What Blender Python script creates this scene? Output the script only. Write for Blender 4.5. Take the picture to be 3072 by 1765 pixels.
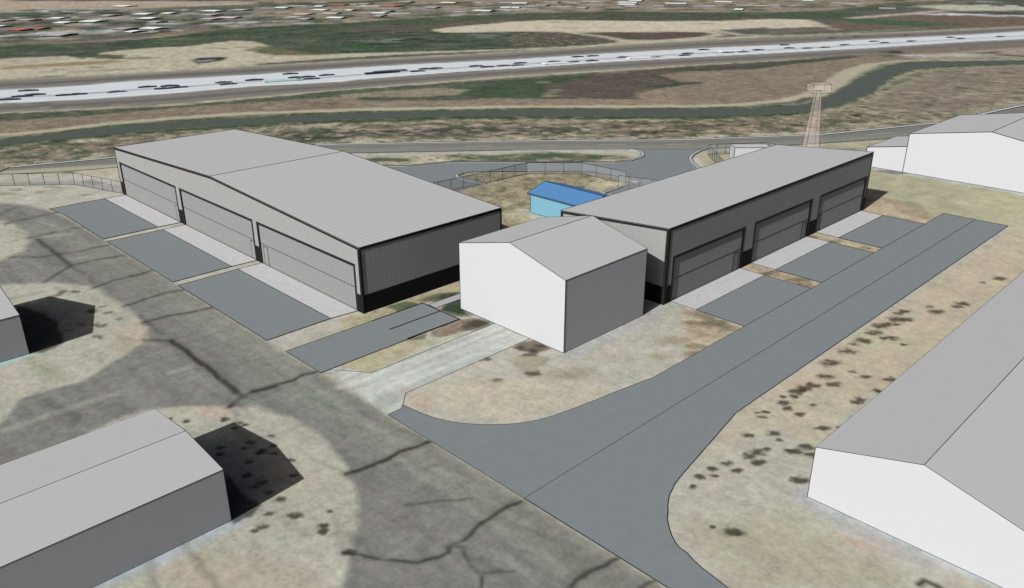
import bpy, bmesh, math, random
import numpy as np
random.seed(7); rng = np.random.default_rng(7)
for o in list(bpy.data.objects): bpy.data.objects.remove(o)
sc = bpy.context.scene
# ------------------------------------------------------------------ camera, sky, sun, exposure
S = 33.5                                  # camera height over the field, metres
PITCH = math.atan2(1016., 2426.)
cam_d = bpy.data.cameras.new('camera'); cam = bpy.data.objects.new('camera', cam_d)
sc.collection.objects.link(cam); sc.camera = cam
cam_d.sensor_width = 36; cam_d.lens = 2426./3072*36; cam_d.clip_start = .5; cam_d.clip_end = 9000
FW = np.array([-.71090399, .70328907]); RT = np.array([.70328907, .71090399])   # level view direction, level right
cam.location = (0, 0, S)
cam.rotation_euler = (math.pi/2-PITCH, 0, math.atan2(-FW[0], FW[1]))
sc.render.resolution_x, sc.render.resolution_y = 1024, 588
SUN = np.array([.168, -1.466, 1.]); SUN /= np.linalg.norm(SUN)
SUN_EL = math.asin(SUN[2]); SUN_AZ = math.atan2(SUN[0], SUN[1])
w = bpy.data.worlds.new('World'); sc.world = w; w.use_nodes = True
nt = w.node_tree; bg = nt.nodes['Background']
sky = nt.nodes.new('ShaderNodeTexSky'); sky.sky_type = 'NISHITA'; sky.sun_disc = False
sky.sun_elevation = SUN_EL; sky.sun_rotation = SUN_AZ; sky.air_density = .3; sky.dust_density = 3.; sky.ozone_density = 0
nt.links.new(sky.outputs[0], bg.inputs[0]); bg.inputs[1].default_value = .058
sl = bpy.data.lights.new('sun', 'SUN'); sl.energy = 5.0; sl.angle = math.radians(.5); sl.color = (1, .993, .985)
so = bpy.data.objects.new('sun', sl); sc.collection.objects.link(so)
from mathutils import Vector
so.rotation_euler = Vector(SUN).to_track_quat('Z', 'Y').to_euler(); so.location = (0, 0, 80)
sc.view_settings.view_transform = 'Standard'; sc.view_settings.look = 'None'
sc.view_settings.gamma = 1; EXPO = 1.1
sc.view_settings.exposure = EXPO-.07
EG = 1.05*2**EXPO; EW = 1.62*2**EXPO      # level ground, sun-facing wall
#        # irradiance scale on level ground, used to turn a picture tone into a base colour

# ------------------------------------------------------------------ survey helpers: photo point -> metres on the field
def ray(px, py):
    x = (px-1536.)/2426.; y = -(py-882.5)/2426.; c, s = math.cos(PITCH), math.sin(PITCH)
    f, u = c+y*s, -s+y*c
    return np.array([RT[0]*x+FW[0]*f, RT[1]*x+FW[1]*f, u])
def G(p, z=0.):                       # hit at height z (metres)
    d = ray(*p); t = (z-S)/d[2]; return np.array([d[0]*t, d[1]*t])
def onX(p, x): d = ray(*p); t = x/d[0]; return d*t+np.array([0, 0, S])
RO = {1:(0,0),2:(1024,0),3:(2048,0),4:(0,580),5:(1024,580),6:(2048,580),7:(0,1165),8:(1024,1165),9:(2048,1165)}
def Z(n, *pts): return [(RO[n][0]+x*.41207, RO[n][1]+y*.41207, *r) for x, y, *r in pts]
def T(n, *pts): return [((n-1)*768+x*.30296, y*.30296, *r) for x, y, *r in pts]
def D(*pts): return [(x*1.21231, y*1.21231) for x, y in pts]
def U(*pts): return [(1960+x*.19920, 640+y*.19920) for x, y in pts]
def TT(*pts): return [(2100+x*.20602, 230+y*.20602) for x, y in pts]
def WW(*pts): return [(1240+x*.19724, 470+y*.19724) for x, y in pts]
def GG(pts, z=0.): return [G(p, z) for p in pts]
def depth(p):                          # metres in front of the viewpoint, sets how thick an outline bead is
    return (p[0]*FW[0]+p[1]*FW[1])*math.cos(PITCH)-(p[2]-S)*math.sin(PITCH)
def lin(c):
    if isinstance(c, (int, float)): c = (c, c, c)
    return tuple((v/255/12.92 if v/255 <= .04045 else ((v/255+.055)/1.055)**2.4) for v in c)

# ------------------------------------------------------------------ materials
def mat(name, col, rough=.9, spec=.1, lines=None, speck=0., alpha=1., coords='Object'):
    """lines = list of (axis, period, width, darkening); speck = soft mottling"""
    m = bpy.data.materials.new(name); m.use_nodes = True; n = m.node_tree; b = n.nodes['Principled BSDF']
    b.inputs['Roughness'].default_value = rough; b.inputs['Specular IOR Level'].default_value = spec
    tc = n.nodes.new('ShaderNodeTexCoord'); src = tc.outputs['Object']
    rgb = n.nodes.new('ShaderNodeRGB'); rgb.outputs[0].default_value = (*col, 1); cur = rgb.outputs[0]
    def mul(fac_out, cur):
        v = n.nodes.new('ShaderNodeVectorMath'); v.operation = 'SCALE'
        n.links.new(cur, v.inputs[0]); n.links.new(fac_out, v.inputs['Scale']); return v.outputs[0]
    for amp, sc_ in ((speck, 1.3), (speck*.7, 9.)):
        if speck:
            no = n.nodes.new('ShaderNodeTexNoise'); no.inputs['Scale'].default_value = sc_; no.inputs['Detail'].default_value = 4
            n.links.new(src, no.inputs['Vector'])
            mr = n.nodes.new('ShaderNodeMapRange'); mr.inputs[1].default_value = .3; mr.inputs[2].default_value = .7
            mr.inputs[3].default_value = 1-amp; mr.inputs[4].default_value = 1+amp
            n.links.new(no.outputs['Fac'], mr.inputs[0]); cur = mul(mr.outputs[0], cur)
    if lines:
        sx = n.nodes.new('ShaderNodeSeparateXYZ'); n.links.new(src, sx.inputs[0])
        for ax, per, wd, dk in lines:
            a = n.nodes.new('ShaderNodeMath'); a.operation = 'DIVIDE'; a.inputs[1].default_value = per
            n.links.new(sx.outputs['XYZ'.index(ax)], a.inputs[0])
            f = n.nodes.new('ShaderNodeMath'); f.operation = 'FRACT'; n.links.new(a.outputs[0], f.inputs[0])
            l = n.nodes.new('ShaderNodeMath'); l.operation = 'LESS_THAN'; l.inputs[1].default_value = wd/per
            n.links.new(f.outputs[0], l.inputs[0])
            k = n.nodes.new('ShaderNodeMath'); k.operation = 'MULTIPLY_ADD'; k.inputs[1].default_value = -dk; k.inputs[2].default_value = 1
            n.links.new(l.outputs[0], k.inputs[0]); cur = mul(k.outputs[0], cur)
    n.links.new(cur, b.inputs['Base Color'])
    if alpha < 1: b.inputs['Alpha'].default_value = alpha
    return m
def wal(c): return tuple(v/EW for v in lin(c))
def pic(c, e=None):                   # base colour that shows tone c on sunlit level ground
    return tuple(v/(e or EG) for v in lin(c))
M = {
 'edge': mat('dark_outline_bead', (.006, .006, .006), .9, 0),
 'white_wall': mat('white_sheet_wall', wal((229,231,234)), .8, .05, speck=.008),
 'grey_roof': mat('pale_grey_sheet_roof', pic(184), .8, .05, speck=.01),
 'rib_wall_x': mat('grey_ribbed_wall_panels', wal((182,182,180)), .7, .1, lines=[('X', .305, .06, .24)], speck=.03),
 'rib_wall_y': mat('grey_ribbed_wall_panels_long_side', wal((182,182,181)), .7, .1, lines=[('Y', .61, .06, .22)], speck=.03),
 'door_x': mat('hangar_door_sheet', wal((166,166,166)), .7, .1, lines=[('X', .6, .06, .28)], speck=.02),
 'door_y': mat('hangar_door_sheet_long_side', wal((190,190,190)), .7, .1, lines=[('Y', .6, .06, .28)], speck=.02),
 'access': mat('access_door_sheet', wal((168,168,168)), .7, .1),
 'roof_y': mat('standing_seam_roof', pic((187,187,187)), .7, .1, lines=[('Y', .6, .11, .2)], speck=.01),
 'trim': mat('black_metal_trim', (.004,.004,.004), .6, .2),
 'block': mat('black_masonry_blocks', (.0035,.0035,.0035), .8, .1, lines=[('Z', .2, .035, .45)], speck=.1),
 'asphalt': mat('fresh_blue_grey_asphalt', pic((127,133,135)), .95, .05, speck=.035),
 'concrete': mat('pale_brushed_concrete', pic((192,192,193)), .9, .05, speck=.06),
 'kerb': mat('pale_kerb_concrete', pic((188,188,190)), .9, .05, speck=.03),
 'walk': mat('footway_concrete', pic((176,173,178)), .9, .05, speck=.04),
 'blue_roof': mat('blue_sheet_roof', pic((82,130,178)), .6, .1, lines=[('X', .45, .07, .2)]),
 'blue_wall': mat('sky_blue_siding', wal((140,198,218)), .8, .05, lines=[('X', .5, .05, .06)]),
 'pink_glass': mat('pale_pink_translucent_sheet', pic((246,226,218)), .6, .1, alpha=.13),
 'mesh_panel': mat('grey_translucent_fence_panel', pic((150,153,156)), .8, .1, alpha=.34),
 'line_yellow': mat('faded_yellow_road_paint', pic((170,168,120)), .9, 0),
 'line_white': mat('faded_white_road_paint', pic((205,207,205)), .9, 0),
}

# ------------------------------------------------------------------ mesh helpers
def new_obj(name, bm, mats, parent=None):
    me = bpy.data.meshes.new(name); bmesh.ops.recalc_face_normals(bm, faces=bm.faces[:]); bm.to_mesh(me); bm.free()
    for m in mats: me.materials.append(M[m] if isinstance(m, str) else m)
    o = bpy.data.objects.new(name, me); sc.collection.objects.link(o)
    if parent: o.parent = parent
    return o
def split_obj(name, bm, mats, parent=None):   # each connected piece becomes an object of its own
    bm.verts.ensure_lookup_table(); seen = set(); out = []
    for v0 in bm.verts:
        if v0 in seen: continue
        comp = {v0}; st = [v0]
        while st:
            v = st.pop()
            for e in v.link_edges:
                u = e.other_vert(v)
                if u not in comp: comp.add(u); st.append(u)
        seen |= comp; b2 = bmesh.new(); mp = {v: b2.verts.new(v.co) for v in comp}
        for f in {f for v in comp for f in v.link_faces}:
            g = b2.faces.new([mp[v] for v in f.verts]); g.material_index = f.material_index
        out.append(new_obj(name, b2, mats, parent))
    bm.free(); return out
def tag(o, label=None, cat=None, group=None, kind=None):
    if label: o['label'] = label
    if cat: o['category'] = cat
    if group: o['group'] = group
    if kind: o['kind'] = kind
    return o
def thing(name, label, cat, loc, group=None):
    o = bpy.data.objects.new(name, None); o.empty_display_size = 1; sc.collection.objects.link(o); o.location = loc
    return tag(o, label, cat, group)
def prism(bm, pts, off, mi=0):        # closed polygon in 3D swept by off
    a = [bm.verts.new(p) for p in pts]; b = [bm.verts.new([p[i]+off[i] for i in range(3)]) for p in pts]
    fs = [bm.faces.new(a), bm.faces.new(b[::-1])]
    for i in range(len(a)): j = (i+1) % len(a); fs.append(bm.faces.new((a[j], a[i], b[i], b[j])))
    for f in fs: f.material_index = mi
def box(bm, x0, x1, y0, y1, z0, z1, mi=0):
    prism(bm, [(x0,y0,z0),(x1,y0,z0),(x1,y1,z0),(x0,y1,z0)], (0,0,z1-z0), mi)
def bead(bm, p, q, k=1., mi=1):       # thin square outline bead between two points
    p, q = Vector(p), Vector(q); d = (q-p)
    if d.length < 1e-5: return
    d.normalize(); u = d.cross(Vector((0,0,1)))
    if u.length < .1: u = Vector((1,0,0))
    u.normalize(); v = d.cross(u)
    r0, r1 = [max(.006, k*.95/2426*abs(depth(t))) for t in (p, q)]
    A = [bm.verts.new(p+(u*c+v*s)*r0) for c, s in ((1,0),(0,1),(-1,0),(0,-1))]
    B = [bm.verts.new(q+(u*c+v*s)*r1) for c, s in ((1,0),(0,1),(-1,0),(0,-1))]
    fs = [bm.faces.new(A[::-1]), bm.faces.new(B)]
    for i in range(4): j = (i+1) % 4; fs.append(bm.faces.new((A[i], A[j], B[j], B[i])))
    for f in fs: f.material_index = mi
def path_bead(bm, pts, k=1., closed=False, z=None, mi=1):
    P = [(p[0], p[1], z if z is not None else p[2]) for p in pts]
    for a, b in zip(P, P[1:]+(P[:1] if closed else [])):
        L = math.dist(a, b); n = max(1, int(L/25))
        for i in range(n):
            bead(bm, [a[j]+(b[j]-a[j])*i/n for j in range(3)], [a[j]+(b[j]-a[j])*(i+1)/n for j in range(3)], k, mi)
def sheet(name, pts, z, matname, label, cat, edge=(), kedge=1., drop=None, extra=None):
    """a paving slab: polygon top at z, sides down into the ground; edge = 'all' or list of index pairs outlined"""
    bm = bmesh.new(); pts = [(float(p[0]), float(p[1])) for p in pts]
    prism(bm, [(x, y, z-.3) for x, y in pts], (0, 0, .3))
    n = len(pts); E = [(i, (i+1) % n) for i in range(n)] if edge == 'all' else edge
    for i, j in E: path_bead(bm, [(*pts[i], z), (*pts[j], z)], kedge)
    for e in (extra or []): path_bead(bm, [(*p, z) for p in e[0]], e[1])
    o = new_obj(name, bm, [matname, 'edge']); return tag(o, label, cat, kind='structure')

# ------------------------------------------------------------------ the ground: one sheet, its cover painted per place
_N = 256; _tab = [rng.random((_N, _N)).astype(np.float32) for _ in range(6)]
def vnoise(x, y, k):
    t = _tab[k % 6]; xi = np.floor(x).astype(np.int64); yi = np.floor(y).astype(np.int64)
    fx = x-xi; fy = y-yi; fx = fx*fx*(3-2*fx); fy = fy*fy*(3-2*fy)
    g = lambda a, b: t[a % _N, b % _N]
    return (g(xi,yi)*(1-fx)+g(xi+1,yi)*fx)*(1-fy)+(g(xi,yi+1)*(1-fx)+g(xi+1,yi+1)*fx)*fy
def fbm(x, y, k, octs=4):
    s = 0; a = .5; t = 0
    for i in range(octs): s = s+a*vnoise(x*2**i+17*i, y*2**i+31*i, k+i); t += a; a *= .5
    return s/t
dep = np.radians(np.concatenate([np.arange(84, 45, -2.), np.arange(45, 14, -.085), np.arange(14, 2.4, -.065), np.array([2.2,2,1.7,1.4,1.1,.8,.5])]))
rad = S/np.tan(dep)
az = np.radians(np.concatenate([np.arange(-84, -41, 3.), np.arange(-41, 41, .085), np.arange(41, 85, 3.)]))
RR, AA = np.meshgrid(rad, az, indexing='ij')
VX = (RR*(np.cos(AA)*FW[0]+np.sin(AA)*RT[0])).ravel(); VY = (RR*(np.cos(AA)*FW[1]+np.sin(AA)*RT[1])).ravel()
VD = np.hypot(VX, VY); nV = len(VX)
SOFT = .16+VD*VD/81000*1.0              # softness of the cover's edges, metres
WXn = fbm(VX/5, VY/5, 0)-.5; WYn = fbm(VX/5+91, VY/5+7, 1)-.5
WXf = fbm(VX/1.1+5, VY/1.1, 2)-.5; WYf = fbm(VX/1.1, VY/1.1+55, 3)-.5
FX = fbm(VX/.4, VY/.4, 4, 2); FY = fbm(VX/.4+77, VY/.4, 5, 2)
COL = np.zeros((nV, 3), np.float32); AMP = np.full(nV, .16, np.float32); SPK = np.zeros(nV, np.float32); KIND = np.zeros(nV, np.int8)
def sel(P, m):
    return np.nonzero((VX > P[:,0].min()-m) & (VX < P[:,0].max()+m) & (VY > P[:,1].min()-m) & (VY < P[:,1].max()+m))[0]
def segd(x, y, a, b):
    d = b-a; L = max(d@d, 1e-9); t = np.clip(((x-a[0])*d[0]+(y-a[1])*d[1])/L, 0, 1)
    return np.hypot(x-a[0]-t*d[0], y-a[1]-t*d[1])
def warped(i, warp):
    return (VX[i]+warp*(WXn[i]*2.2+WXf[i]*.8), VY[i]+warp*(WYn[i]*2.2+WYf[i]*.8))
def apply(i, m, col, amp, spk, kind):
    c = np.array(lin(col), np.float32)/EG if col is not None else None
    if col is not None: COL[i] += (c-COL[i])*m[:, None]
    if amp is not None: AMP[i] += (amp-AMP[i])*m
    if spk is not None: SPK[i] += (spk-SPK[i])*m
    if kind is not None: KIND[i[m > .5]] = kind
def area(pts, col, soft=1., warp=0., alpha=1., amp=None, spk=0., kind=0, world=False):
    P = np.array(pts if world else GG(pts)); i = sel(P, warp*2+8)
    x, y = warped(i, warp); ins = np.zeros(len(i), bool); d = np.full(len(i), 1e9)
    for a, b in zip(P, np.roll(P, -1, 0)):
        if a[1] != b[1]:
            c = ((a[1] > y) != (b[1] > y)) & (x < (b[0]-a[0])*(y-a[1])/(b[1]-a[1])+a[0]); ins ^= c
        d = np.minimum(d, segd(x, y, a, b))
    s = SOFT[i]*soft; m = np.clip(.5+np.where(ins, d, -d)/(2*s), 0, 1); m = m*m*(3-2*m)*alpha
    apply(i, m, col, amp, spk, kind)
def line(pts, width, col, soft=1., warp=0., alpha=1., amp=None, spk=None, kind=None, world=False):
    P = np.array(pts if world else GG(pts)); i = sel(P, width+warp*2+6)
    x, y = warped(i, warp); d = np.full(len(i), 1e9)
    for a, b in zip(P, P[1:]): d = np.minimum(d, segd(x, y, a, b))
    s = SOFT[i]*soft; m = np.clip(.5+(width/2-d)/(2*s), 0, 1)*np.clip(width/(SOFT[i]*.9), 0, 1)*alpha
    apply(i, m, col, amp, spk, kind)
def spots(pts, r, col=(62,62,50), alpha=.85, jit=.35, ecc=1.5):
    for p in pts:
        c = G(p[:2]); rr = (p[2] if len(p) > 2 else 1.)*r*(.8 if r < .5 else 1)
        i = np.nonzero((abs(VX-c[0]) < rr*4+1) & (abs(VY-c[1]) < rr*4+1))[0]
        if not len(i): continue
        x, y = warped(i, rr*jit*2)
        if r < .5: x = x+(FX[i]-.5)*rr*1.5; y = y+(FY[i]-.5)*rr*1.5
        u = (x-c[0])*RT[0]+(y-c[1])*RT[1]; v = (x-c[0])*FW[0]+(y-c[1])*FW[1]
        q = np.hypot(u/(rr*ecc), v/rr); m = np.clip(1.5-q, 0, 1); m = m*m*(3-2*m)*alpha
        apply(i, m, col, None, None, None)
# -- base cover: dry scrub
apply(np.arange(nV), np.ones(nV), (146,134,112), .30, .25, 0)
K = dict(highway=1, canal=2, road=3, taxiway=4, track=5, drive=6)
# -- the far town
town = T(1,(-1500,470),(0,440),(600,405),(1200,345),(1900,300))+T(2,(0,262),(600,240),(1400,190),(2000,152),(2535,132))+T(3,(900,108),(1700,118),(2535,120))+T(4,(900,88),(1800,20),(4500,-60))+[(3900,-330),(-1200,-330)]
area(town, (94,97,91), amp=.3, spk=0)
area(T(1,(-1500,-60),(2535,-60),(2535,14),(-1500,10)), (88,86,88))
area(T(1,(-1500,10),(2535,14),(2535,42),(0,125),(-1500,170)), (176,160,140), amp=.3)
line(T(1,(-600,140),(0,108),(700,88),(1150,66)), 10, (134,142,156))
line(T(1,(1100,62),(1800,38),(2535,18)), 5, (140,130,128))
area(T(1,(-1500,170),(0,128),(1200,98),(2535,44),(2535,92),(1300,150),(0,190),(-1500,240))+[], (90,100,84), amp=.25)
area(T(2,(0,44),(1200,5),(1300,-30),(1800,-40),(1300,20),(0,92)), (84,98,80), amp=.25)
line(T(1,(-800,170),(0,142),(1200,110),(2535,60)), 2.5, (150,142,116))
for q, wd in (((T(1,(0,235),(900,215),(1700,160),(2535,105))),6), ((T(1,(0,345),(800,300),(1500,255),(2535,215))),7), (T(2,(0,190),(800,170),(1050,110),(1150,70),(1500,45)),8), (T(2,(1050,190),(2000,105),(2300,50),(2535,10)),7), (T(3,(780,100),(840,40),(860,-10)),12), (T(3,(1750,30),(1900,70),(2100,95)),8), (T(4,(0,90),(250,50),(500,20)),7), (T(4,(0,120),(700,100),(1200,50),(1500,10)),6)):
    line(q, wd, (150,141,132), alpha=.8)
for _ in range(950):      # yards, lawns, paving and tree clumps of the town, none of them countable
    n = random.choice((1,1,1,2,2,3,4)); x = random.uniform(0, 2535); lo = {1:100,2:20,3:0,4:0}[n]; hi = {1:425-.065*x,2:255-.045*x,3:108,4:88}[n]
    if hi <= lo+5: continue
    spots(T(n,(x, random.uniform(lo, hi))), random.uniform(3.5, 8.5), random.choice([(58,78,62),(44,60,46),(74,94,74),(98,106,94),(170,166,160),(146,128,122),(84,76,76),(60,84,64),(128,120,126),(66,84,66),(196,200,196)]), alpha=.8, ecc=random.uniform(.5,1.5), jit=.2)
area(T(1,(-900,445),(0,425),(900,395),(1500,345),(1900,300),(1900,330),(1300,402),(600,438),(0,455),(-900,500)), (120,106,98), alpha=.8)
area(T(1,(1560,330),(2535,255),(2535,275),(1700,372),(1400,385)), (134,118,98))
line(T(1,(-800,480),(0,448),(900,415),(1700,360))+T(2,(0,262),(700,235),(1400,188),(2000,155),(2535,136))+T(3,(1000,112),(1700,118),(2535,125)), 3.5, (166,152,136), alpha=.8)
# -- green fields beyond the highway
area(T(1,(-1500,500),(0,455),(700,438),(1250,408),(1700,362),(2100,300))+T(2,(0,270),(600,247),(1400,196),(2000,158),(2535,138))+T(3,(1000,115),(1700,120),(2535,125))+T(4,(400,120),(900,128),(900,180),(0,215))+T(3,(1200,320),(600,345),(1000,440))+T(2,(2400,500),(1200,535),(0,545))+T(1,(1000,600),(0,600),(-1500,640)), (76,90,72), amp=.4, spk=.12, warp=.5)
area(T(1,(-900,490),(0,465),(700,440),(650,470),(300,510),(0,570),(-900,600)), (66,92,68), warp=1, alpha=.8)
line(T(1,(200,450),(800,428),(1200,422),(1600,385),(2100,345))+T(2,(0,325),(300,305),(700,262),(1000,240)), 5, (46,78,50), warp=1, alpha=.85)
line(T(1,(1900,350),(2300,330),(2535,322)), 6, (34,66,40), warp=1, alpha=.8)
area(T(2,(700,300),(1400,250),(1700,270),(1650,320),(1000,330)), (100,90,82), alpha=.75, warp=2)
area(T(2,(1600,260),(2300,200),(2535,190),(2535,215),(2000,265),(1750,290)), (108,96,84), alpha=.8, warp=1)
area(T(2,(1450,420),(1900,385),(2100,420),(1700,450)), (48,74,58), alpha=.7, warp=2)
area(T(2,(800,420),(1200,440),(1300,500),(1500,520),(900,510)), (62,92,66), alpha=.7, warp=2)
spots([(768+random.uniform(900,1620)*.303, random.uniform(325,440)*.303) for _ in range(26)], 2.0, (26,42,34), alpha=.75, ecc=2.2)
spots([(768+random.uniform(1050,1500)*.303, random.uniform(370,440)*.303) for _ in range(12)], 1.8, (128,146,134), alpha=.55, ecc=2.6)
spots([(768+random.uniform(2150,2500)*.303, random.uniform(345,385)*.303) for _ in range(12)], 1.8, (128,140,130), alpha=.55, ecc=2.4)
area(T(3,(0,200),(700,155),(1200,165),(2535,195),(2535,165),(1200,135),(600,130),(0,170)), (100,86,80), alpha=.7)
line(T(3,(0,150),(700,128),(1300,140),(1700,162),(2535,155)), 5, (44,82,52), alpha=.8)
area(T(3,(0,325),(500,325),(800,350),(1050,405),(700,440),(0,475)), (92,86,78), warp=1, amp=.35, spk=.6)
area(T(3,(820,335),(1150,318),(1850,315),(2020,350),(1750,380),(1400,398),(1100,375)), (96,84,78), warp=1, amp=.3)
line(T(3,(830,338),(1100,365),(1400,392),(1900,370),(2010,348),(1850,325)), 3, (52,86,54), alpha=.7, warp=1)
area(T(4,(850,175),(1500,130),(2535,150),(4500,180),(4500,290),(2535,265),(1500,290),(300,300),(550,250)), (112,98,86), warp=1, amp=.25)
area(T(4,(600,185),(850,178),(1300,205),(2000,240),(1500,265),(900,235)), (66,98,76), alpha=.9, warp=1)
line(T(4,(0,370),(500,340),(900,320),(1500,290)), 6, (74,100,72), alpha=.8, warp=1)
line(T(4,(0,355),(600,335),(900,318),(1500,285)), 2.5, (168,165,140), alpha=.7, warp=.7)
area(T(4,(1450,60),(1800,45),(2400,70),(4500,80),(4500,110),(2200,105),(1700,95)), (180,180,158), warp=1)
area(T(4,(900,60),(1350,20),(1600,15),(1450,60),(1200,100),(600,115)), (70,86,66), warp=1, alpha=.8)
area(T(4,(1700,0),(4500,-20),(4500,12),(2535,14)), (60,72,58), alpha=.85)
spots(T(4,(2200,135,1.4),(2350,142,1.2),(2100,130)), 5, (56,56,54), alpha=.8, ecc=2.6)
spots(T(4,(2450,158,1.4),(1820,142,1.4),(1900,145)), 5, (200,205,210), alpha=.9, ecc=3)
line(T(4,(850,180),(1200,152),(1500,130),(1720,108),(2535,98),(4500,100)), 7, (196,180,162), warp=.5)
random.seed(9)
for k in range(420):
    n = random.choice((1,1,2,2,2,3)); x = random.uniform(0, 2535); y = random.uniform({1:470,2:270,3:130}[n]-(.06*x if n < 3 else 0), {1:560,2:520,3:180}[n]-(.02*x if n == 1 else 0))
    spots(T(n,(x, y)), random.uniform(1.6, 4.2), random.choice([(58,78,60),(86,84,76),(72,92,72),(48,66,52),(98,92,84),(104,112,96)]), alpha=.55, ecc=random.uniform(.8,2.4), jit=.3)
# -- sand flats beyond the highway
sandc = (186,180,155)
area(T(1,(-1500,640),(0,585),(650,552),(830,585),(1030,522),(1300,490),(1900,455),(2300,405),(2500,412))+T(2,(130,455),(0,500),(0,522),(200,552),(600,545),(900,532),(1400,520),(2535,487))+T(3,(0,488),(700,452),(1050,425),(1500,400),(2535,350),(2535,372),(1500,425),(1000,450),(0,500))+T(2,(2535,500),(1400,540),(600,590),(0,632))+T(1,(2535,645),(1200,735),(400,760),(0,790),(-1500,860)), sandc, warp=1.2, amp=.26, spk=.16)
area(T(1,(840,565),(950,535),(1200,545),(1260,580),(1100,590)), (58,76,54), warp=2, alpha=.85)
area(T(1,(0,665),(1000,605),(1330,600),(1000,640),(0,690)), (150,130,98), warp=.6, alpha=.9)
area(T(1,(1200,575),(1350,560),(1650,578),(1300,595)), (122,124,96), alpha=.8, warp=1)
area(T(1,(0,590),(400,580),(600,560),(500,600),(200,640),(0,640)), (178,160,146), alpha=.7)
line(T(1,(700,718),(1000,700),(1350,680),(1500,670)), 1.2, (96,92,66), alpha=.8, warp=.4)
line(T(1,(130,652),(400,640),(600,632)), 1.2, (96,108,80), alpha=.8, warp=.4)
spots(T(1,(930,662),(980,670),(620,688),(480,715),(2150,482),(2250,488),(2400,470)), 1.6, (104,110,88), alpha=.6, ecc=2)
area(T(1,(2400,500),(2535,470))+T(2,(0,455),(130,465),(700,545),(200,550),(0,515)), (110,108,78), alpha=.8, warp=1)
area(T(1,(1880,600),(1960,578),(2120,566),(2255,566),(2220,600),(2100,615),(1960,632)), (60,62,66), warp=.8)
spots(T(1,(2090,598,1.2),(1980,605,1.3),(2110,600)), 1.3, (160,160,158), alpha=.8, ecc=2)
area(T(2,(1720,298),(2000,263),(2300,240),(2535,217))+T(3,(400,198),(1200,210),(2000,210),(2535,190))+T(4,(400,195),(600,262),(0,285))+T(3,(2535,272),(2000,302),(1900,316),(700,322),(0,312))+T(2,(2535,316),(1850,324)), (196,187,164), warp=1, amp=.14, spk=0)
spots(T(3,(570,278),(880,275),(1880,236),(480,222,1.6)), 2.4, (146,138,110), alpha=.7, ecc=3)
for q, wd in ((T(3,(560,320),(700,340),(900,365),(1100,400),(1400,408)),5), (T(3,(1930,312),(2060,345),(1900,372),(1500,402),(1100,412)),5.5), (T(3,(2000,302),(2250,345),(2535,358)),5)):
    line(q, wd, (184,174,150), warp=.5)
area(T(4,(0,290),(400,278),(600,300),(200,330),(0,345)), (120,112,96), alpha=.6, warp=1)
line(T(4,(420,215),(520,265),(700,300)), 4, (176,170,150), alpha=.6)
# -- highway: shoulders, pale concrete deck, centre joint
hgT = T(1,(-1800,905),(0,800),(1245,742),(2535,662))+T(2,(1245,592),(2535,522))+T(3,(1245,442),(2535,372))+T(4,(1245,330),(2535,272),(4500,180))
hgB = Z(1,(-1200,890),(0,820),(1245,758),(2485,650))+Z(2,(1245,550),(2485,475))+Z(3,(1245,408),(2485,320),(3600,250))
area([(x, y-4) for x, y in hgT]+[(x, y+5) for x, y in hgB[::-1]], (164,158,136), warp=.8, amp=.2)
line([(x, y+4) for x, y in hgB], 2.6, (182,176,152), warp=1.2, alpha=.6)
area(hgT+hgB[::-1], (128,124,116), amp=.12, kind=K['highway'])
def mid(a, b, t): # row between two polylines, sampled every 100 px
    xs = np.arange(-900, 4000, 100.); fa = np.interp(xs, [p[0] for p in a], [p[1] for p in a]); fb = np.interp(xs, [p[0] for p in b], [p[1] for p in b])
    return [(x, u*(1-t)+v*t) for x, u, v in zip(xs, fa, fb)]
whT = T(1,(-1800,985),(0,893),(800,848),(1300,803),(2000,768),(2535,738))+T(2,(900,676),(1500,640),(2535,590))+T(3,(900,532),(2000,472),(2535,450))+T(4,(900,395),(2000,345),(2535,311),(4500,200))
whB = Z(1,(-1200,830),(0,755),(600,725),(1245,682),(1800,632),(2485,596))+T(2,(1000,790),(2000,712),(2535,680))+T(3,(1000,612),(2000,557),(2535,531))+T(4,(1000,477),(2000,412),(2535,388),(4500,280))
line(mid(hgT, whT, .5), 5.5, (106,103,104)); line(mid(whB, hgB, .55), 4.5, (108,105,105))
line(mid(hgT, whT, .0), 1.6, (150,145,134)); 
area(whT+whB[::-1], (206,213,219), amp=.04, kind=K['highway'])
line(mid(whT, whB, .60), 1.7, (92,96,102), alpha=.85); line(mid(whT, whB, .86), .6, (150,158,168), alpha=.6); line(mid(whT, whB, .93), 1.0, (232,238,242), alpha=.8)
line(mid(whT, whB, .30), .5, (180,190,200), alpha=.5); line(mid(whT, whB, -.02), .6, (150,156,150), alpha=.6)
# -- strip between highway and canal
wpath = Z(1,(-800,1050),(0,985),(400,950),(800,900),(1245,862),(1800,826),(2485,803))+Z(2,(600,790),(1245,777),(2485,776))+Z(3,(400,766),(700,738),(950,688),(1080,610),(1220,520),(1380,468),(1600,444),(2100,438),(2485,432),(4200,420))
area([(x, y+6) for x, y in hgB]+wpath[::-1], (134,122,106), amp=.36, spk=.1, warp=.6)
area(Z(1,(-900,935),(0,830),(1245,775),(2485,660))+Z(2,(700,610),(1400,565),(1900,525),(1500,720),(1100,715),(700,735),(120,732),(130,712),(600,705),(850,692),(940,655),(700,640),(0,690))+Z(1,(2485,705),(1245,790),(1200,800),(0,885),(-900,980)), (82,93,78), warp=1, amp=.4, spk=.2)
area(Z(2,(950,640),(1350,572),(1500,605),(1480,710),(1100,715),(860,690)), (70,88,66), warp=1.5, alpha=.85, amp=.3)
area(Z(2,(1460,590),(1350,570),(1900,545),(1980,600),(1500,625)), (66,84,62), warp=2, alpha=.7)
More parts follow.
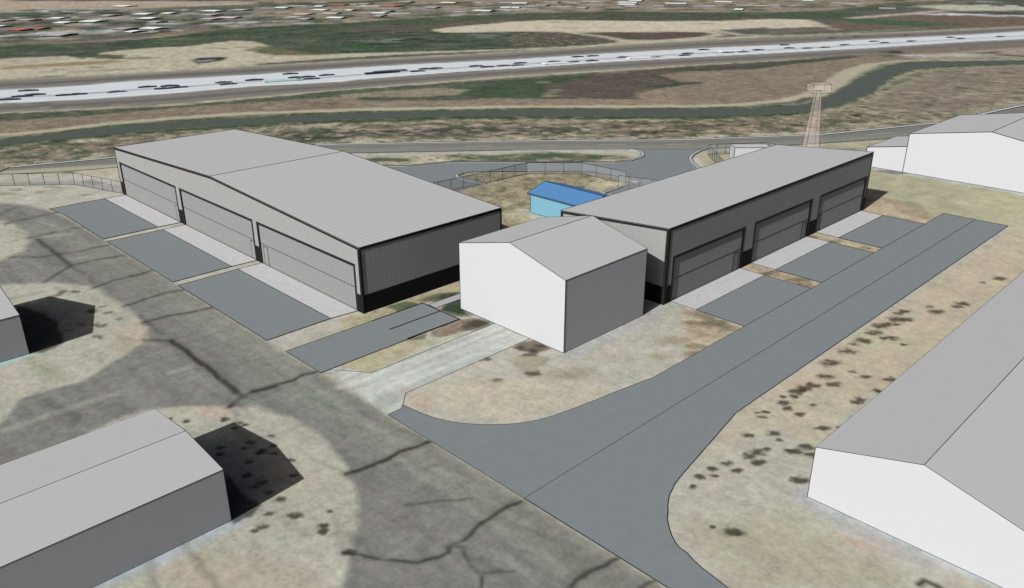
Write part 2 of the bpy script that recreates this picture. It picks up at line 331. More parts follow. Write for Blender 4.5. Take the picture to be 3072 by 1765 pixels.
area(Z(2,(1500,620),(1900,540),(2485,485))+Z(3,(1245,412),(1245,425),(850,462),(500,508),(0,522))+Z(2,(2300,545),(2485,600),(2485,625),(2130,662),(2150,722),(1480,722)), (94,86,80), warp=1, amp=.34, spk=.05)
line(Z(3,(0,505),(500,490),(900,445),(1245,412)), 7, (74,84,68), warp=1.5, alpha=.85)
area(Z(2,(0,692),(700,638),(940,655),(860,690),(200,705),(0,715)), (142,136,114), warp=.6, alpha=.85)
area(Z(2,(2120,680),(2485,628))+Z(3,(400,600),(1050,560),(1000,680),(700,730),(0,765))+Z(2,(2200,765),(1480,762),(0,770),(0,740),(1480,728),(2150,722)), (141,128,110), warp=1, amp=.3)
area(Z(3,(0,530),(500,512),(850,463),(1245,425),(1600,425),(1400,455),(1200,520),(1060,600),(900,690),(600,735),(0,758)), (136,124,108), warp=.6, amp=.3)
line(Z(3,(0,610),(90,606)), 5, (74,84,66)); line(Z(2,(2280,635),(2485,612)), 4, (72,84,64), warp=1)
line(Z(2,(2140,720),(2120,680),(2300,640)), 2, (84,80,66), alpha=.7); line(Z(2,(2485,600),(2310,570),(2300,545),(2485,525)), 2, (80,84,66), alpha=.7)
spots(Z(2,(1530,680),(1560,655),(1520,700),(1470,600)), 1.5, (142,138,112), alpha=.8)
area(Z(3,(1560,378),(2485,325),(4200,250),(4200,420),(2485,430),(1700,435),(1620,415)), (158,146,132), warp=1, amp=.25, spk=.15)
area(Z(3,(1250,398),(1900,350),(2485,312),(4000,230),(4000,262),(2485,345),(1900,385),(1300,415)), (122,112,98), warp=1, amp=.35, alpha=.9)
line(Z(3,(1480,408),(1740,415)), 4, (52,78,50), warp=1); spots(Z(3,(1550,382)), 2.5, (52,54,58), ecc=2)
line(Z(3,(2090,388),(2220,388),(2290,378)), 3, (66,64,60), warp=.5); line(Z(3,(2300,398),(2400,408),(2485,412),(2700,415)), 4, (62,60,58), warp=.8)
spots(Z(3,(1800,405,1.3),(2050,400),(1700,408),(2150,398)), 3, (186,182,176), alpha=.7, ecc=2.5)
for _ in range(70):
    x = random.uniform(0, 2485); spots(Z(random.choice((1,2)), (x, random.uniform(750, 800))), .9, random.choice([(96,100,76),(168,158,130)]), alpha=.5, ecc=2)
# -- canal with its banks and the dirt track along it
cT = Z(1,(-900,1100),(0,1022),(750,930),(1245,893),(2000,850),(2485,828))+Z(2,(600,815),(1245,800),(2485,795))+Z(3,(500,790),(850,772),(1000,735),(1100,680),(1210,615),(1350,540),(1500,484),(1700,456),(2000,446),(2485,438),(4200,425))
cB = Z(1,(-900,1130),(0,1058),(750,985),(1245,942),(2000,898),(2485,875))+Z(2,(600,855),(1245,848),(2485,850))+Z(3,(500,840),(900,812),(1050,788),(1230,740),(1380,672),(1470,600),(1560,535),(1700,498),(2000,478),(2485,462),(4200,440))
bT = [(x, y-7) for x, y in cT]; bB = [(x, y+8) for x, y in cB]
area(bT+bB[::-1], (76,94,68), warp=1.8, amp=.55, spk=.4)
line(Z(1,(-900,1120),(0,1062),(400,1035),(750,990)), 4, (74,96,68), warp=1)
line(bT, 1.2, (160,156,124), warp=1.8, alpha=.6); line([(x, y+3) for x, y in cB], 1.5, (48,72,44), warp=1.6, alpha=.6)
line(wpath, 3.4, (178,170,146), warp=.7, kind=K['track'], spk=0, amp=.12)
line(Z(3,(950,695),(1080,622),(1220,530),(1360,476)), 6, (176,170,146), warp=.8, kind=K['track'], spk=0, amp=.12)
area(cT+cB[::-1], (84,91,80), amp=.03, warp=.12, kind=K['canal'])
line([(x,(y+v)/2) for (x,y),(_,v) in zip(mid(cT,cB,0), mid(cT,cB,1))], 6, (84,90,83), alpha=.5)
# -- scrub between canal and road
fT = Z(1,(-900,1330),(75,1217),(845,1145),(2250,1060),(2485,1050))+Z(2,(1245,1028),(2485,1018))+Z(3,(1000,980),(1870,893),(2485,762),(4000,430))
area([(x, y+9) for x, y in cB]+fT[::-1], (143,135,116), warp=.8, amp=.42, spk=.8)
line([(x, y-5) for x, y in fT], 7, (176,172,148), warp=1.1, alpha=.85)
line(Z(1,(200,1130),(600,1040),(1200,990),(2485,905)), 5, (178,168,144), warp=1.6, alpha=.6)
area(Z(1,(0,1075),(500,1035),(900,1010),(800,1100),(300,1150),(0,1160)), (104,108,90), warp=2, alpha=.75, spk=.7)
area(Z(2,(0,985),(300,955),(900,930),(1500,925),(1650,945),(1000,962),(500,985),(100,1005)), (84,84,79), warp=2, alpha=.9, spk=.6)
line(Z(2,(0,905),(900,880),(2000,880),(2485,875)), 2.5, (182,172,148), warp=1.8, alpha=.5)
area(Z(2,(1700,890),(2485,880))+Z(3,(800,870),(800,960),(0,985))+Z(2,(1600,1000)), (142,124,108), warp=1.5, alpha=.6, spk=.8)
area(Z(3,(1560,560),(1800,515),(2485,470),(4000,445),(4000,620),(2485,720),(2000,800),(1500,820),(1300,760),(1480,680)), (137,126,112), warp=1, amp=.34, spk=.12)
line(Z(3,(1100,800),(1300,740),(1450,670),(1560,580),(1720,515),(2000,492),(2485,480)), 3, (150,150,124), warp=1, alpha=.8)
line(Z(3,(1500,660),(1600,590),(1720,535)), 3, (96,100,82), warp=1, alpha=.7); line(Z(3,(1420,720),(1600,610),(1800,545)), 2, (156,156,128), warp=1, alpha=.6)
line(Z(3,(1235,858),(1275,835)), 2, (74,48,42)); area(Z(3,(2000,800),(2485,720),(2485,762),(1870,890),(1500,925),(1400,900)), (148,140,118), warp=1.5, alpha=.7, spk=.6)
random.seed(5)
xs0 = [(x, y+10) for x, y in cB]; xs1 = [(x, y-9) for x, y in fT]
for k in range(900):     # uncountable scrub between canal and road
    x = random.uniform(0, 3072); ya = np.interp(x, [p[0] for p in xs0], [p[1] for p in xs0]); yb = np.interp(x, [p[0] for p in xs1], [p[1] for p in xs1])
    y = ya+(yb-ya)*random.random()
    spots([(x, y)], random.uniform(.7, 1.6), random.choice([(78,92,68),(58,68,56),(92,98,78),(178,168,146),(166,152,136),(70,70,66),(122,108,96)]), alpha=.5, ecc=random.uniform(1, 2.6))
for k in range(260):     # denser dark brush in its middle
    x = random.uniform(900, 1760); ya = np.interp(x, [p[0] for p in xs0], [p[1] for p in xs0]); yb = np.interp(x, [p[0] for p in xs1], [p[1] for p in xs1])
    spots([(x, ya+(yb-ya)*(.62+random.gauss(0, .1)))], random.uniform(.7, 1.3), random.choice([(52,58,52),(66,76,62),(150,140,130),(84,80,78)]), alpha=.65, ecc=random.uniform(1, 2.2))
# -- frontage road (the old aerial part)
fB = Z(1,(-900,1360),(0,1272),(500,1250),(850,1220),(1400,1170),(2485,1120))+Z(2,(50,1117),(1245,1095),(2100,1088),(2485,1093))+Z(3,(180,1086),(870,1055),(1500,1013),(2000,965),(2485,880),(4000,560))
near0 = Z(1,(-1500,1400),(0,1272),(500,1250),(850,1220),(1400,1170),(2485,1120))+Z(2,(50,1117),(1245,1095),(2100,1088),(2485,1093))+Z(3,(180,1086),(870,1055),(1500,1013),(2000,965),(2485,880),(4000,560))
area(near0+[(5200,2600),(4500,6000),(1500,9000),(-1500,6000),(-2600,1700)], (181,179,167), amp=.17, spk=.04)
area(fT+fB[::-1], (128,129,123), amp=.06, kind=K['road'])
line(mid(fT, fB, .3), 2.2, (118,118,114), alpha=.7); line(mid(fT, fB, .75), 1.6, (140,140,134), alpha=.6)
# -- ground between road and hangars
area(Z(2,(50,1160),(300,1150),(800,1125),(2100,1120),(2150,1160),(1900,1180),(700,1180),(300,1205)), (178,172,146), warp=1, amp=.3, spk=.55)
area(Z(2,(780,1170),(880,1160),(1020,1178),(900,1190),(780,1188)), (84,102,78), warp=1)
spots(Z(2,(1250,1168,1.4),(1400,1135,1.4),(1500,1125,1.6),(1600,1130,1.4),(1750,1150,1.3),(1450,1150,1.2),(1200,1150),(1150,1135),(880,1140),(960,1145),(240,1165,1.4),(330,1170),(1850,1140),(1950,1145),(1650,1170)), 1.3, (84,96,76), alpha=.9, ecc=3)
area(Z(2,(820,1285),(850,1262),(1100,1250),(1850,1250),(2180,1335),(1900,1410),(2100,1500),(2100,1800),(1300,1800),(1000,1456),(830,1395)), (154,146,122), warp=.5, amp=.42, spk=.5)
area(Z(2,(1830,1280),(2050,1330),(1950,1400),(1900,1405),(1780,1370),(1850,1310)), (182,176,150), alpha=.8, warp=1)
area(Z(5,(1170,40),(1380,130),(1560,180),(1300,220),(1180,180)), (178,172,144), warp=1, amp=.3, spk=.4)
area(Z(5,(1290,120),(1330,110),(1450,150),(1560,180),(1380,180)), (186,188,192), warp=.3, alpha=.7)
area(Z(3,(100,1110),(260,1090),(700,1070),(1500,1015),(2000,980),(2485,900),(3000,1500),(1500,1800),(300,1500)), (172,170,143), amp=.14)
area(Z(3,(1320,1380),(1500,1395),(1480,1440))+Z(6,(1850,190),(1700,240),(1300,140)), (184,170,146), amp=.26, warp=.8, spk=.3)
area(Z(6,(1450,40),(1700,60),(1800,140),(1780,190),(1600,150)), (150,138,116), warp=1, alpha=.6)
area(Z(6,(1900,60),(2485,0),(3200,300),(2485,700),(2300,150)), (186,182,152), alpha=.6, soft=4)
line(Z(1,(0,1285),(850,1235)), 8, (182,178,152), alpha=.7)
spots(Z(1,(650,1320),(700,1335),(500,1255),(380,1362,.7),(120,1385,.7),(40,1412),(630,1420,.7),(300,1400,.6)), .8, (118,112,88), alpha=.6, ecc=2)
# strips between pads, earth by the hangars
area(Z(6,(0,820),(447,970),(0,1222)), (184,172,150), amp=.28, warp=.5, spk=.25)
for q in (Z(6,(402,552),(495,514),(1005,657),(925,700)), Z(6,(885,323),(962,292),(1447,407),(1383,442))): area(q, (180,166,142), amp=.34, spk=.3, soft=.5)
area(Z(5,(170,880),(860,640),(860,740),(600,800),(0,1010),(0,900)), (172,165,138), amp=.3, spk=.25)
area(Z(5,(330,830),(450,790),(520,800),(470,860),(380,870)), (66,88,62), warp=.8, alpha=.85)
area(Z(5,(700,850),(760,800),(860,760),(900,860),(880,890),(820,880)), (56,72,56), warp=.8, alpha=.95)
spots(Z(5,(770,750,1.2),(830,740),(680,775),(870,850,1.3),(890,880)), .8, (58,70,54), alpha=.8, ecc=2)
area(Z(5,(690,1010),(860,925),(980,920),(1050,940),(960,1000),(760,1060)), (142,124,108), warp=.8, alpha=.85, spk=.4, amp=.3)
spots(Z(5,(1030,945,1.2),(970,985),(1000,960)), .7, (72,68,58), alpha=.85)
line(Z(5,(420,1100),(520,1060),(640,1040)), 1.1, (74,94,62), warp=1, alpha=.8)
area(Z(5,(900,860),(1110,945),(1050,930),(950,900)), (176,176,182), alpha=.7)
area(Z(5,(0,1110),(480,1070),(700,1060),(220,1305),(0,1290)), (176,171,144), amp=.18)
area(Z(5,(1270,1100),(1400,1080),(1470,1130),(1400,1180),(1300,1160)), (96,84,70), warp=1, alpha=.8)
area(Z(5,(1300,1190),(1500,1180),(1450,1320),(1330,1340)), (150,142,118), warp=1, alpha=.6, spk=.3)
line(Z(5,(1640,1180),(1900,1080),(2200,930),(2330,830)), 1.6, (176,180,180), alpha=.55, warp=.5)
spots(Z(5,(1050,1215,1.1),(1140,1362),(1385,1320,1.3),(1300,1130),(1440,1115),(1380,1150,1.2),(1370,1180)), .45, (72,68,58), alpha=.85, ecc=1.6)
spots(Z(5,(2310,1190,.8),(2370,1075),(2430,1065),(1650,1330,1.4)), .8, (150,140,114), alpha=.5, ecc=1.6)
spots(Z(6,(70,940),(110,870,1.2),(180,900),(250,935),(70,1110),(80,1165),(300,970),(200,950,1.5),(340,995)), .6, (124,112,92), alpha=.65, ecc=1.8)
spots(Z(6,(800,635),(870,665),(690,575),(600,590),(880,630),(1100,352),(1320,400),(950,320)), .5, (112,104,82), alpha=.8, ecc=1.8)
# -- old taxiway on the left, its cracks and seams
tax = Z(4,(-1800,-60),(0,72),(100,76),(200,90),(330,122),(470,165),(700,310),(1260,650),(1940,1080),(2085,1160),(2333,1312))+D((960,1030),(1300,1238),(1650,1458),(1960,1655),(2300,1900),(2300,3600),(-1500,2600))
area(tax, (129,129,125), amp=.17, soft=1.6, warp=.15, kind=K['taxiway'])
line(D((440,706),(560,785),(660,848),(800,928),(960,1032),(1300,1242),(1650,1462),(2000,1690)), 1.0, (156,156,140), soft=2, alpha=.4)
line(D((100,560),(240,630),(430,745),(620,870),(800,1000),(960,1110),(1200,1260),(1500,1450)), 2.4, (138,144,132), soft=3, alpha=.5, warp=.6)
line(D((170,560),(330,650),(520,775),(700,900),(900,1050),(1060,1150),(1300,1300)), .8, (152,152,142), soft=2, alpha=.45, warp=.5)
area(D((430,930),(700,900),(860,1000),(700,1010),(600,985)), (134,142,132), soft=8, alpha=.5)
for q in (Z(7,(60,300),(400,180),(600,110),(820,50)), Z(4,(1230,1310),(1330,1280),(1440,1250)), Z(4,(290,190),(380,230),(460,270)), Z(4,(230,325),(380,310),(520,295)), Z(4,(490,485),(560,475),(640,460))): line(q, .5, (166,166,158), soft=1.5, alpha=.7, warp=.3)
isl = [D((-60,536),(0,546),(34,556),(60,574),(72,597),(58,620),(32,633),(0,646),(-60,656)),
       Z(4,(-300,700),(0,672),(300,656),(560,662),(680,680),(760,745),(900,830),(1010,920),(1060,990),(1055,1080),(950,1150),(800,1260),(600,1370),(330,1440),(150,1500),(80,1600),(0,1680),(-400,1900)),
       D((150,1110),(245,1055),(300,1030),(360,1014),(500,1004),(640,1005),(730,1040),(800,1090),(850,1150),(885,1230),(880,1300),(866,1360),(850,1456),(900,1560),(800,1900),(-500,2400),(-300,1500))]
for q in isl: area(q, (177,176,163), amp=.18, soft=2.0, warp=.35, spk=.05)
area(Z(7,(1350,150),(1600,140),(1700,170),(1600,215),(1450,200)), (190,165,145), alpha=.5, soft=4)
area(Z(4,(880,960),(1010,950),(1060,1060),(900,1180),(800,1170)), (190,172,152), alpha=.5, soft=5)
area(Z(7,(1100,1400),(1500,1200),(2100,1300),(2400,1456),(1400,1600)), (172,160,140), alpha=.5, soft=6)
area(Z(7,(1900,600),(2200,560),(2250,700),(2000,850)), (188,178,156), alpha=.5, soft=4)
line(Z(7,(1680,975),(1200,1200),(700,1430),(300,1620)), 1.5, (168,182,190), soft=1.8, alpha=.75, warp=.3)
line(Z(4,(200,1175),(0,1245),(-300,1340)), 1.0, (160,190,200), soft=1.5, alpha=.8)
line(Z(4,(240,1200),(360,1300),(440,1360)), 1.0, (140,138,116), soft=2, alpha=.5)
area(Z(4,(110,815),(190,828),(330,880),(420,940),(430,1000),(470,1090),(420,1120),(300,1165),(215,1165),(100,980)), (56,55,52), warp=.4, alpha=.8)  # baked-in aerial shadow, painted dark into the ground colour
area(Z(7,(1620,620),(1700,700),(1800,800),(1890,860),(1830,930),(1700,985),(1640,900)), (60,60,62), warp=.5, alpha=.85)  # second painted shadow patch, by the nearer building
def SP(n, *t): return [(*Z(n, (x, y))[0], r) for x, y, r in t]
spots(SP(7,(1250,220,.8),(1350,245,1.2),(1620,240,1),(1640,225,1.6),(1740,250,1.2),(1780,270,1.2),(1700,290,1),(1970,352,1.2),(1820,400,1.1),(1770,440,1),(1890,470,2),(1990,480,1.3),(1980,425,1.2),(1600,440,1.2),(2120,530,1.2),(1600,490,1.2),(1800,540,1.3),(2130,640,1.2),(1790,640,1.6),(1900,690,1.3),(1850,720,1.2),(1950,760,1.2),(2030,815,1.5),(2130,930,1.7),(1950,920,1.3),(1900,1010,1.6),(1850,1045,1.2),(2350,1000,1.5),(2360,1040,1.3),(2400,900,.8)), .23, (58,57,44), alpha=.88)
spots(SP(4,(450,715,1.2),(530,720,1.5),(560,715,1),(740,825,1),(780,870,1.4),(670,860,1.8),(590,960,1.3),(500,1000,1.2),(720,970,1.4),(690,955,1),(710,1040,1.4),(730,1055,1),(860,920,1),(760,960,1),(500,280,1)), .3, (84,82,66), alpha=.8)
line(Z(4,(370,760),(430,740),(470,715)), .5, (84,80,66), soft=1.2)
spots(SP(4,(150,140,1),(130,285,1),(120,310,.8),(20,230,1)), .4, (110,104,84), alpha=.6)
crack = (64,64,59)
for q, wd, al in ((Z(4,(-100,185),(0,155),(100,108),(190,92)),.3,.7), (Z(4,(35,220),(200,185),(410,140)),.35,.8), (Z(4,(200,325),(400,285),(600,248)),.35,.8),
    (Z(4,(70,468),(300,465),(550,430),(680,398),(800,375)),.35,.75), (Z(4,(310,655),(430,575),(510,525),(700,490),(915,450)),.35,.8), (Z(4,(510,525),(430,460),(360,410),(270,335)),.7,.7), (Z(4,(510,525),(620,600),(700,680)),.6,.25),
    (Z(4,(670,690),(850,625),(1000,590),(1105,562)),.38,.85), (Z(4,(890,825),(1050,770),(1200,725),(1340,705)),.42,.85), (Z(4,(1030,945),(1250,890),(1400,865),(1550,830)),.42,.85), (Z(4,(1000,890),(1100,970),(1180,1030)),.5,.4),
    (Z(4,(1040,1078),(1245,1075),(1300,1100)),.3,.75), (Z(4,(1245,1075),(1350,1140),(1420,1205),(1550,1290),(1650,1370),(1760,1465)),.62,.9), (Z(4,(1780,1465),(1850,1440),(2000,1395),(2150,1365),(2220,1325),(2330,1300)),.4,.9),
    (Z(7,(1680,130),(1750,70),(1850,20),(2010,-15)),.5,.85), (Z(7,(1650,-60),(1740,30),(1800,60)),.5,.7), (Z(8,(30,635),(150,590),(320,520),(400,470),(540,430),(640,380)),.42,.9), (Z(8,(450,862),(700,840),(940,815)),.16,.8),
    (Z(8,(0,1195),(60,1195),(250,1230),(550,1265),(680,1245),(770,1210),(772,1160),(880,1100),(960,1010),(1100,920),(1200,860),(1300,828)),.3,.92),
    (Z(8,(770,1165),(870,1160),(890,1220),(940,1300),(1020,1360),(1015,1456),(1010,1520)),.26,.85), (Z(8,(1020,1345),(1130,1330),(1250,1330)),.18,.6),
    (Z(8,(1640,1470),(1720,1400),(1800,1350),(1920,1300),(2010,1240)),.34,.8), (Z(8,(2180,1465),(2240,1420),(2295,1400)),.3,.7), (Z(7,(560,250),(560,200),(400,130),(330,90)),.8,.25)):
    line(q, wd*1.9, (108,108,102), soft=1.8, warp=.3, alpha=al*.55); line(q, wd*.85, crack, soft=.75, warp=.3, alpha=min(1, al*1.1))
spots(SP(8,(60,1195,1)), .35, (50,50,44))
# -- fine seams and scuffs of the old asphalt
random.seed(11)
tP = np.array(GG(tax))
for k in range(150):
    px_ = (random.uniform(-40, 1900), random.uniform(650, 1760)); c = G(px_)
    if not (c[1] < 1.2*S and px_[1] > 640+.62*max(0, px_[0]-250)*.95): continue
    a = math.radians(random.choice((0, 0, 90, 12, -20))+random.uniform(-8, 8)); L = random.uniform(1.5, 7); d_ = np.array([math.cos(a), math.sin(a)])
    m_ = c+d_*L*.5+np.array([-d_[1], d_[0]])*random.uniform(-.5, .5)
    line([c, m_, c+d_*L], random.uniform(.12, .4), random.choice(((106,106,100),(150,150,142),(112,114,108),(146,142,138))), soft=1.4, warp=.35, alpha=random.uniform(.25, .55), world=True)
# -- old driveway
drv = D((806,908),(922,923),(1225,800),(1312,838),(1006,972),(997,1003),(962,1030))
area(drv, (186,190,184), amp=.14, soft=1.0, kind=K['drive'])
line(D((850,960),(1000,900),(1150,835),(1260,790)), .5, (198,200,190), soft=2, alpha=.6, warp=.4); line(D((930,985),(1050,920),(1180,870)), .6, (160,166,162), soft=2, alpha=.5, warp=.4)
area(Z(8,(470,30),(560,20),(700,60),(620,150),(500,140)), (188,170,148), alpha=.6, soft=3)
area(Z(8,(600,-20),(1200,-60),(1800,-40),(2000,30),(1300,230),(900,220)), (192,186,162), alpha=.6, soft=4)
# -- sand right of the taxilane with its sagebrush
area(Z(6,(2485,200),(1600,800),(1000,1200),(600,1456),(1500,1456),(2485,600)), (190,178,154), alpha=.75, soft=3, amp=.14)
area(Z(9,(500,-20),(1400,-20),(960,430),(700,300),(350,400),(150,560)), (190,181,156), alpha=.6, soft=3)
area(Z(6,(1250,1000),(1500,1050),(1800,1130),(1400,1150),(1150,1080)), (180,182,152), alpha=.6, soft=3)
area(Z(9,(0,1000),(800,900),(1500,1300),(1700,1456),(400,1456)), (164,160,134), alpha=.6, soft=8)
area(Z(9,(1100,1080),(1500,1130),(1600,1180),(1300,1160)), (188,162,138), alpha=.55, soft=3)
line(Z(9,(900,790),(1300,970),(1900,1255),(2485,1530),(2700,1640)), .9, (182,192,196), soft=1.4, alpha=.85, warp=.3)
line(Z(9,(880,740),(900,830),(1300,1040),(1800,1290)), 1.2, (168,168,176), soft=2.5, alpha=.5)
line(Z(3,(1375,1222),(1600,1262),(2485,1415),(3000,1500)), 1.2, (182,188,200), alpha=.7)
spots(SP(3,(1480,1248,1),(1560,1262,1)), .9, (90,96,110), alpha=.7, ecc=2)
spots(SP(6,(2320,622,1.5),(2190,648,1),(2040,805,1.7),(2000,828,1.3),(1850,865,1.7),(1800,830,1),(1600,858,1.4),(1555,873,1.2),(1545,915,1.8),(1620,918,1.4),(1480,950,1.8),(1435,970,1.7),(1400,1015,1.8),(1520,1055,1.9),(1305,1070,1.7),(1465,1055,.9),(1240,1100,1),(1200,1150,1.8),(1070,1230,2.2),(1610,1105,1),(1560,955,.9),(1040,1332,1.5),(950,1398,1.4),(1095,1388,1.4),(880,1420,1.6),(1330,1340,1.1),(1500,1360,1.3),(1230,1300,.8),(1415,1440,1.2),(830,1445,1.4)), .36, (66,63,51), alpha=.88)
spots(SP(9,(725,60,1),(800,55,1.2),(815,68,1),(870,15,1.2),(730,110,1.7),(755,150,1.6),(855,188,1.6),(950,122,1.1),(600,175,1.2),(580,215,1),(540,180,.8),(1300,80,1.8),(1275,102,1.7),(1030,293,1.9),(475,340,1.5),(665,330,1.5),(710,380,1),(540,462,1.9),(480,492,1.9),(610,442,1.3),(550,540,1.8),(895,432,1.9),(820,465,1.9),(760,455,1),(930,490,1.6),(310,545,1.5),(205,580,1.3),(380,600,1.6),(120,638,1.6),(230,635,1),(870,672,2),(350,1035,2.2),(215,1000,.9),(80,715,1),(1150,285,1),(1420,18,1)), .25, (58,56,44), alpha=.88)
line(Z(9,(1720,1430),(1760,1400),(1850,1440),(1900,1470)), .35, (50,52,44), soft=1)
# -- far rim beyond the frame
k_ = KIND == 4; st = (fbm(VX/9, VY/.7, 1, 3)-.5)*.30+(fbm((VX*.98+VY*.2)/6+9, (VY*.98-VX*.2)/.5, 3, 3)-.5)*.22
COL[k_] *= (1+st[k_])[:, None]
k_ = KIND == 6; COL[k_] *= (1+.6*(fbm(VX/.6, VY/7, 2, 3)-.5)[k_])[:, None]
fz = (np.clip((VD-110)/120, 0, 1)*.16)[:, None]; gy = COL.mean(1, keepdims=True); COL += (gy-COL)*fz.astype(np.float32)      # cover colour greyed with distance from the viewpoint
st = (fbm(VX/2.2+40, VY/2.2, 0, 4)-.5)*np.clip((VD-90)/60, 0, 1)*.5; k_ = (KIND == 0); COL[k_] *= np.clip(1+st[k_], .5, 1.5)[:, None]

gm = bpy.data.materials.new('aerial_ground_cover'); gm.use_nodes = True; n = gm.node_tree; b = n.nodes['Principled BSDF']
b.inputs['Roughness'].default_value = 1; b.inputs['Specular IOR Level'].default_value = 0
ac = n.nodes.new('ShaderNodeAttribute'); ac.attribute_name = 'cover'
aa = n.nodes.new('ShaderNodeAttribute'); aa.attribute_name = 'mottle'
asp = n.nodes.new('ShaderNodeAttribute'); asp.attribute_name = 'speckle'
ge = n.nodes.new('ShaderNodeNewGeometry')
def noise(scale, detail=2., off=0., rough=.5):
    mp = n.nodes.new('ShaderNodeVectorMath'); mp.operation = 'ADD'; mp.inputs[1].default_value = (off, off*1.7, 0)
    n.links.new(ge.outputs['Position'], mp.inputs[0])
    t = n.nodes.new('ShaderNodeTexNoise'); t.inputs['Scale'].default_value = scale; t.inputs['Detail'].default_value = detail; t.inputs['Roughness'].default_value = rough
    n.links.new(mp.outputs[0], t.inputs['Vector']); return t
def math_(op, a, b_, c=None):
    m = n.nodes.new('ShaderNodeMath'); m.operation = op
    for i, v in enumerate((a, b_, c)):
        if v is None: continue
        if isinstance(v, (int, float)): m.inputs[i].default_value = v
        else: n.links.new(v, m.inputs[i])
    return m.outputs[0]
s1 = math_('SUBTRACT', noise(.09, 2).outputs['Fac'], .5); s2 = math_('SUBTRACT', noise(.42, 2, 13).outputs['Fac'], .5); s3 = math_('SUBTRACT', noise(1.3, 2, 41).outputs['Fac'], .5)
s4 = math_('SUBTRACT', noise(3.1, 3, 63, .6).outputs['Fac'], .5)
tot = math_('ADD', math_('MULTIPLY', s1, .9), math_('ADD', math_('MULTIPLY', s2, 1.8), math_('ADD', math_('MULTIPLY', s3, 2.2), math_('MULTIPLY', s4, 2.4))))
fac = math_('MULTIPLY_ADD', tot, math_('MULTIPLY', aa.outputs['Fac'], 1.5), 1.)
fac = math_('MAXIMUM', fac, .25)
# chroma wander, pinkish to greenish as in compressed aerial pictures
ch = n.nodes.new('ShaderNodeMapRange'); ch.inputs[1].default_value = .35; ch.inputs[2].default_value = .65; n.links.new(noise(.4, 4, 77).outputs['Fac'], ch.inputs[0])
tint = n.nodes.new('ShaderNodeMix'); tint.data_type = 'RGBA'; tint.inputs['A'].default_value = (1.03, .99, .995, 1); tint.inputs['B'].default_value = (.972, 1.01, .98, 1)
n.links.new(ch.outputs[0], tint.inputs['Factor'])
m1 = n.nodes.new('ShaderNodeVectorMath'); m1.operation = 'MULTIPLY'; n.links.new(ac.outputs['Color'], m1.inputs[0]); n.links.new(tint.outputs['Result'], m1.inputs[1])
m2 = n.nodes.new('ShaderNodeVectorMath'); m2.operation = 'SCALE'; n.links.new(m1.outputs[0], m2.inputs[0]); n.links.new(fac, m2.inputs['Scale'])
cur = m2.outputs[0]
for sc_, off, lo, hi, colr, k in ((.26, 5, .53, .61, (70,88,64), .8), (.42, 222, .57, .64, (56,64,54), .8), (.30, 444, .56, .64, (190,178,158), .75), (.2, 660, .55, .63, (134,118,106), .6)):
    mr = n.nodes.new('ShaderNodeMapRange'); mr.inputs[1].default_value = lo; mr.inputs[2].default_value = hi; n.links.new(noise(sc_, 3, off, .55).outputs['Fac'], mr.inputs[0])
    fx = math_('MULTIPLY', mr.outputs[0], math_('MULTIPLY', asp.outputs['Fac'], k))
    mx = n.nodes.new('ShaderNodeMix'); mx.data_type = 'RGBA'; n.links.new(fx, mx.inputs['Factor']); n.links.new(cur, mx.inputs['A']); mx.inputs['B'].default_value = (*pic(colr), 1); cur = mx.outputs['Result']
n.links.new(cur, b.inputs['Base Color'])
wm = gm.copy(); wm.name = 'still_canal_water'; wb = wm.node_tree.nodes['Principled BSDF']; wb.inputs['Roughness'].default_value = .5; wb.inputs['Specular IOR Level'].default_value = .04

nr, nc = RR.shape
I = (np.arange(nr-1)[:, None]*nc+np.arange(nc-1)[None, :]).ravel()
quads = np.stack([I, I+1, I+1+nc, I+nc], 1)      # winding gives upward normals, checked below
P3 = np.stack([VX, VY, np.zeros(nV)], 1)
e = np.cross(P3[quads[0,1]]-P3[quads[0,0]], P3[quads[0,3]]-P3[quads[0,0]])
if e[2] < 0: quads = quads[:, ::-1]
fk = KIND[quads[:, 0]]
def cover_obj(name, k, label, cat, material):
    q = quads[fk == k]; used, inv = np.unique(q.ravel(), return_inverse=True)
    me = bpy.data.meshes.new(name); me.vertices.add(len(used)); me.vertices.foreach_set('co', P3[used].astype(np.float32).ravel())
    me.loops.add(len(inv)); me.loops.foreach_set('vertex_index', inv.astype(np.int32))
    me.polygons.add(len(q)); me.polygons.foreach_set('loop_start', np.arange(len(q), dtype=np.int32)*4)
    me.update(calc_edges=True)
    ca = me.attributes.new('cover', 'FLOAT_COLOR', 'POINT'); ca.data.foreach_set('color', np.concatenate([COL[used], np.ones((len(used), 1), np.float32)], 1).ravel())
    a = me.attributes.new('mottle', 'FLOAT', 'POINT'); a.data.foreach_set('value', AMP[used])
    a = me.attributes.new('speckle', 'FLOAT', 'POINT'); a.data.foreach_set('value', SPK[used])
    me.materials.append(material); o = bpy.data.objects.new(name, me); sc.collection.objects.link(o)
    return tag(o, label, cat, kind='structure')
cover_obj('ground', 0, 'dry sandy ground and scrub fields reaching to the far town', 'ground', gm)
cover_obj('highway', 1, 'wide highway with pale concrete lanes between grey shoulders', 'highway', gm)
cover_obj('canal_water', 2, 'still dark grey green canal water bending away at the right', 'water', wm)
cover_obj('road', 3, 'old grey road running behind the hangars below the canal', 'road', gm)
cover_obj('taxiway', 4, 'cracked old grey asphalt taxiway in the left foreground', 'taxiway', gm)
cover_obj('dirt_track', 5, 'pale dirt track along the far bank of the canal', 'path', gm)
cover_obj('driveway', 6, 'pale worn driveway leading to the white building in the middle', 'driveway', gm)

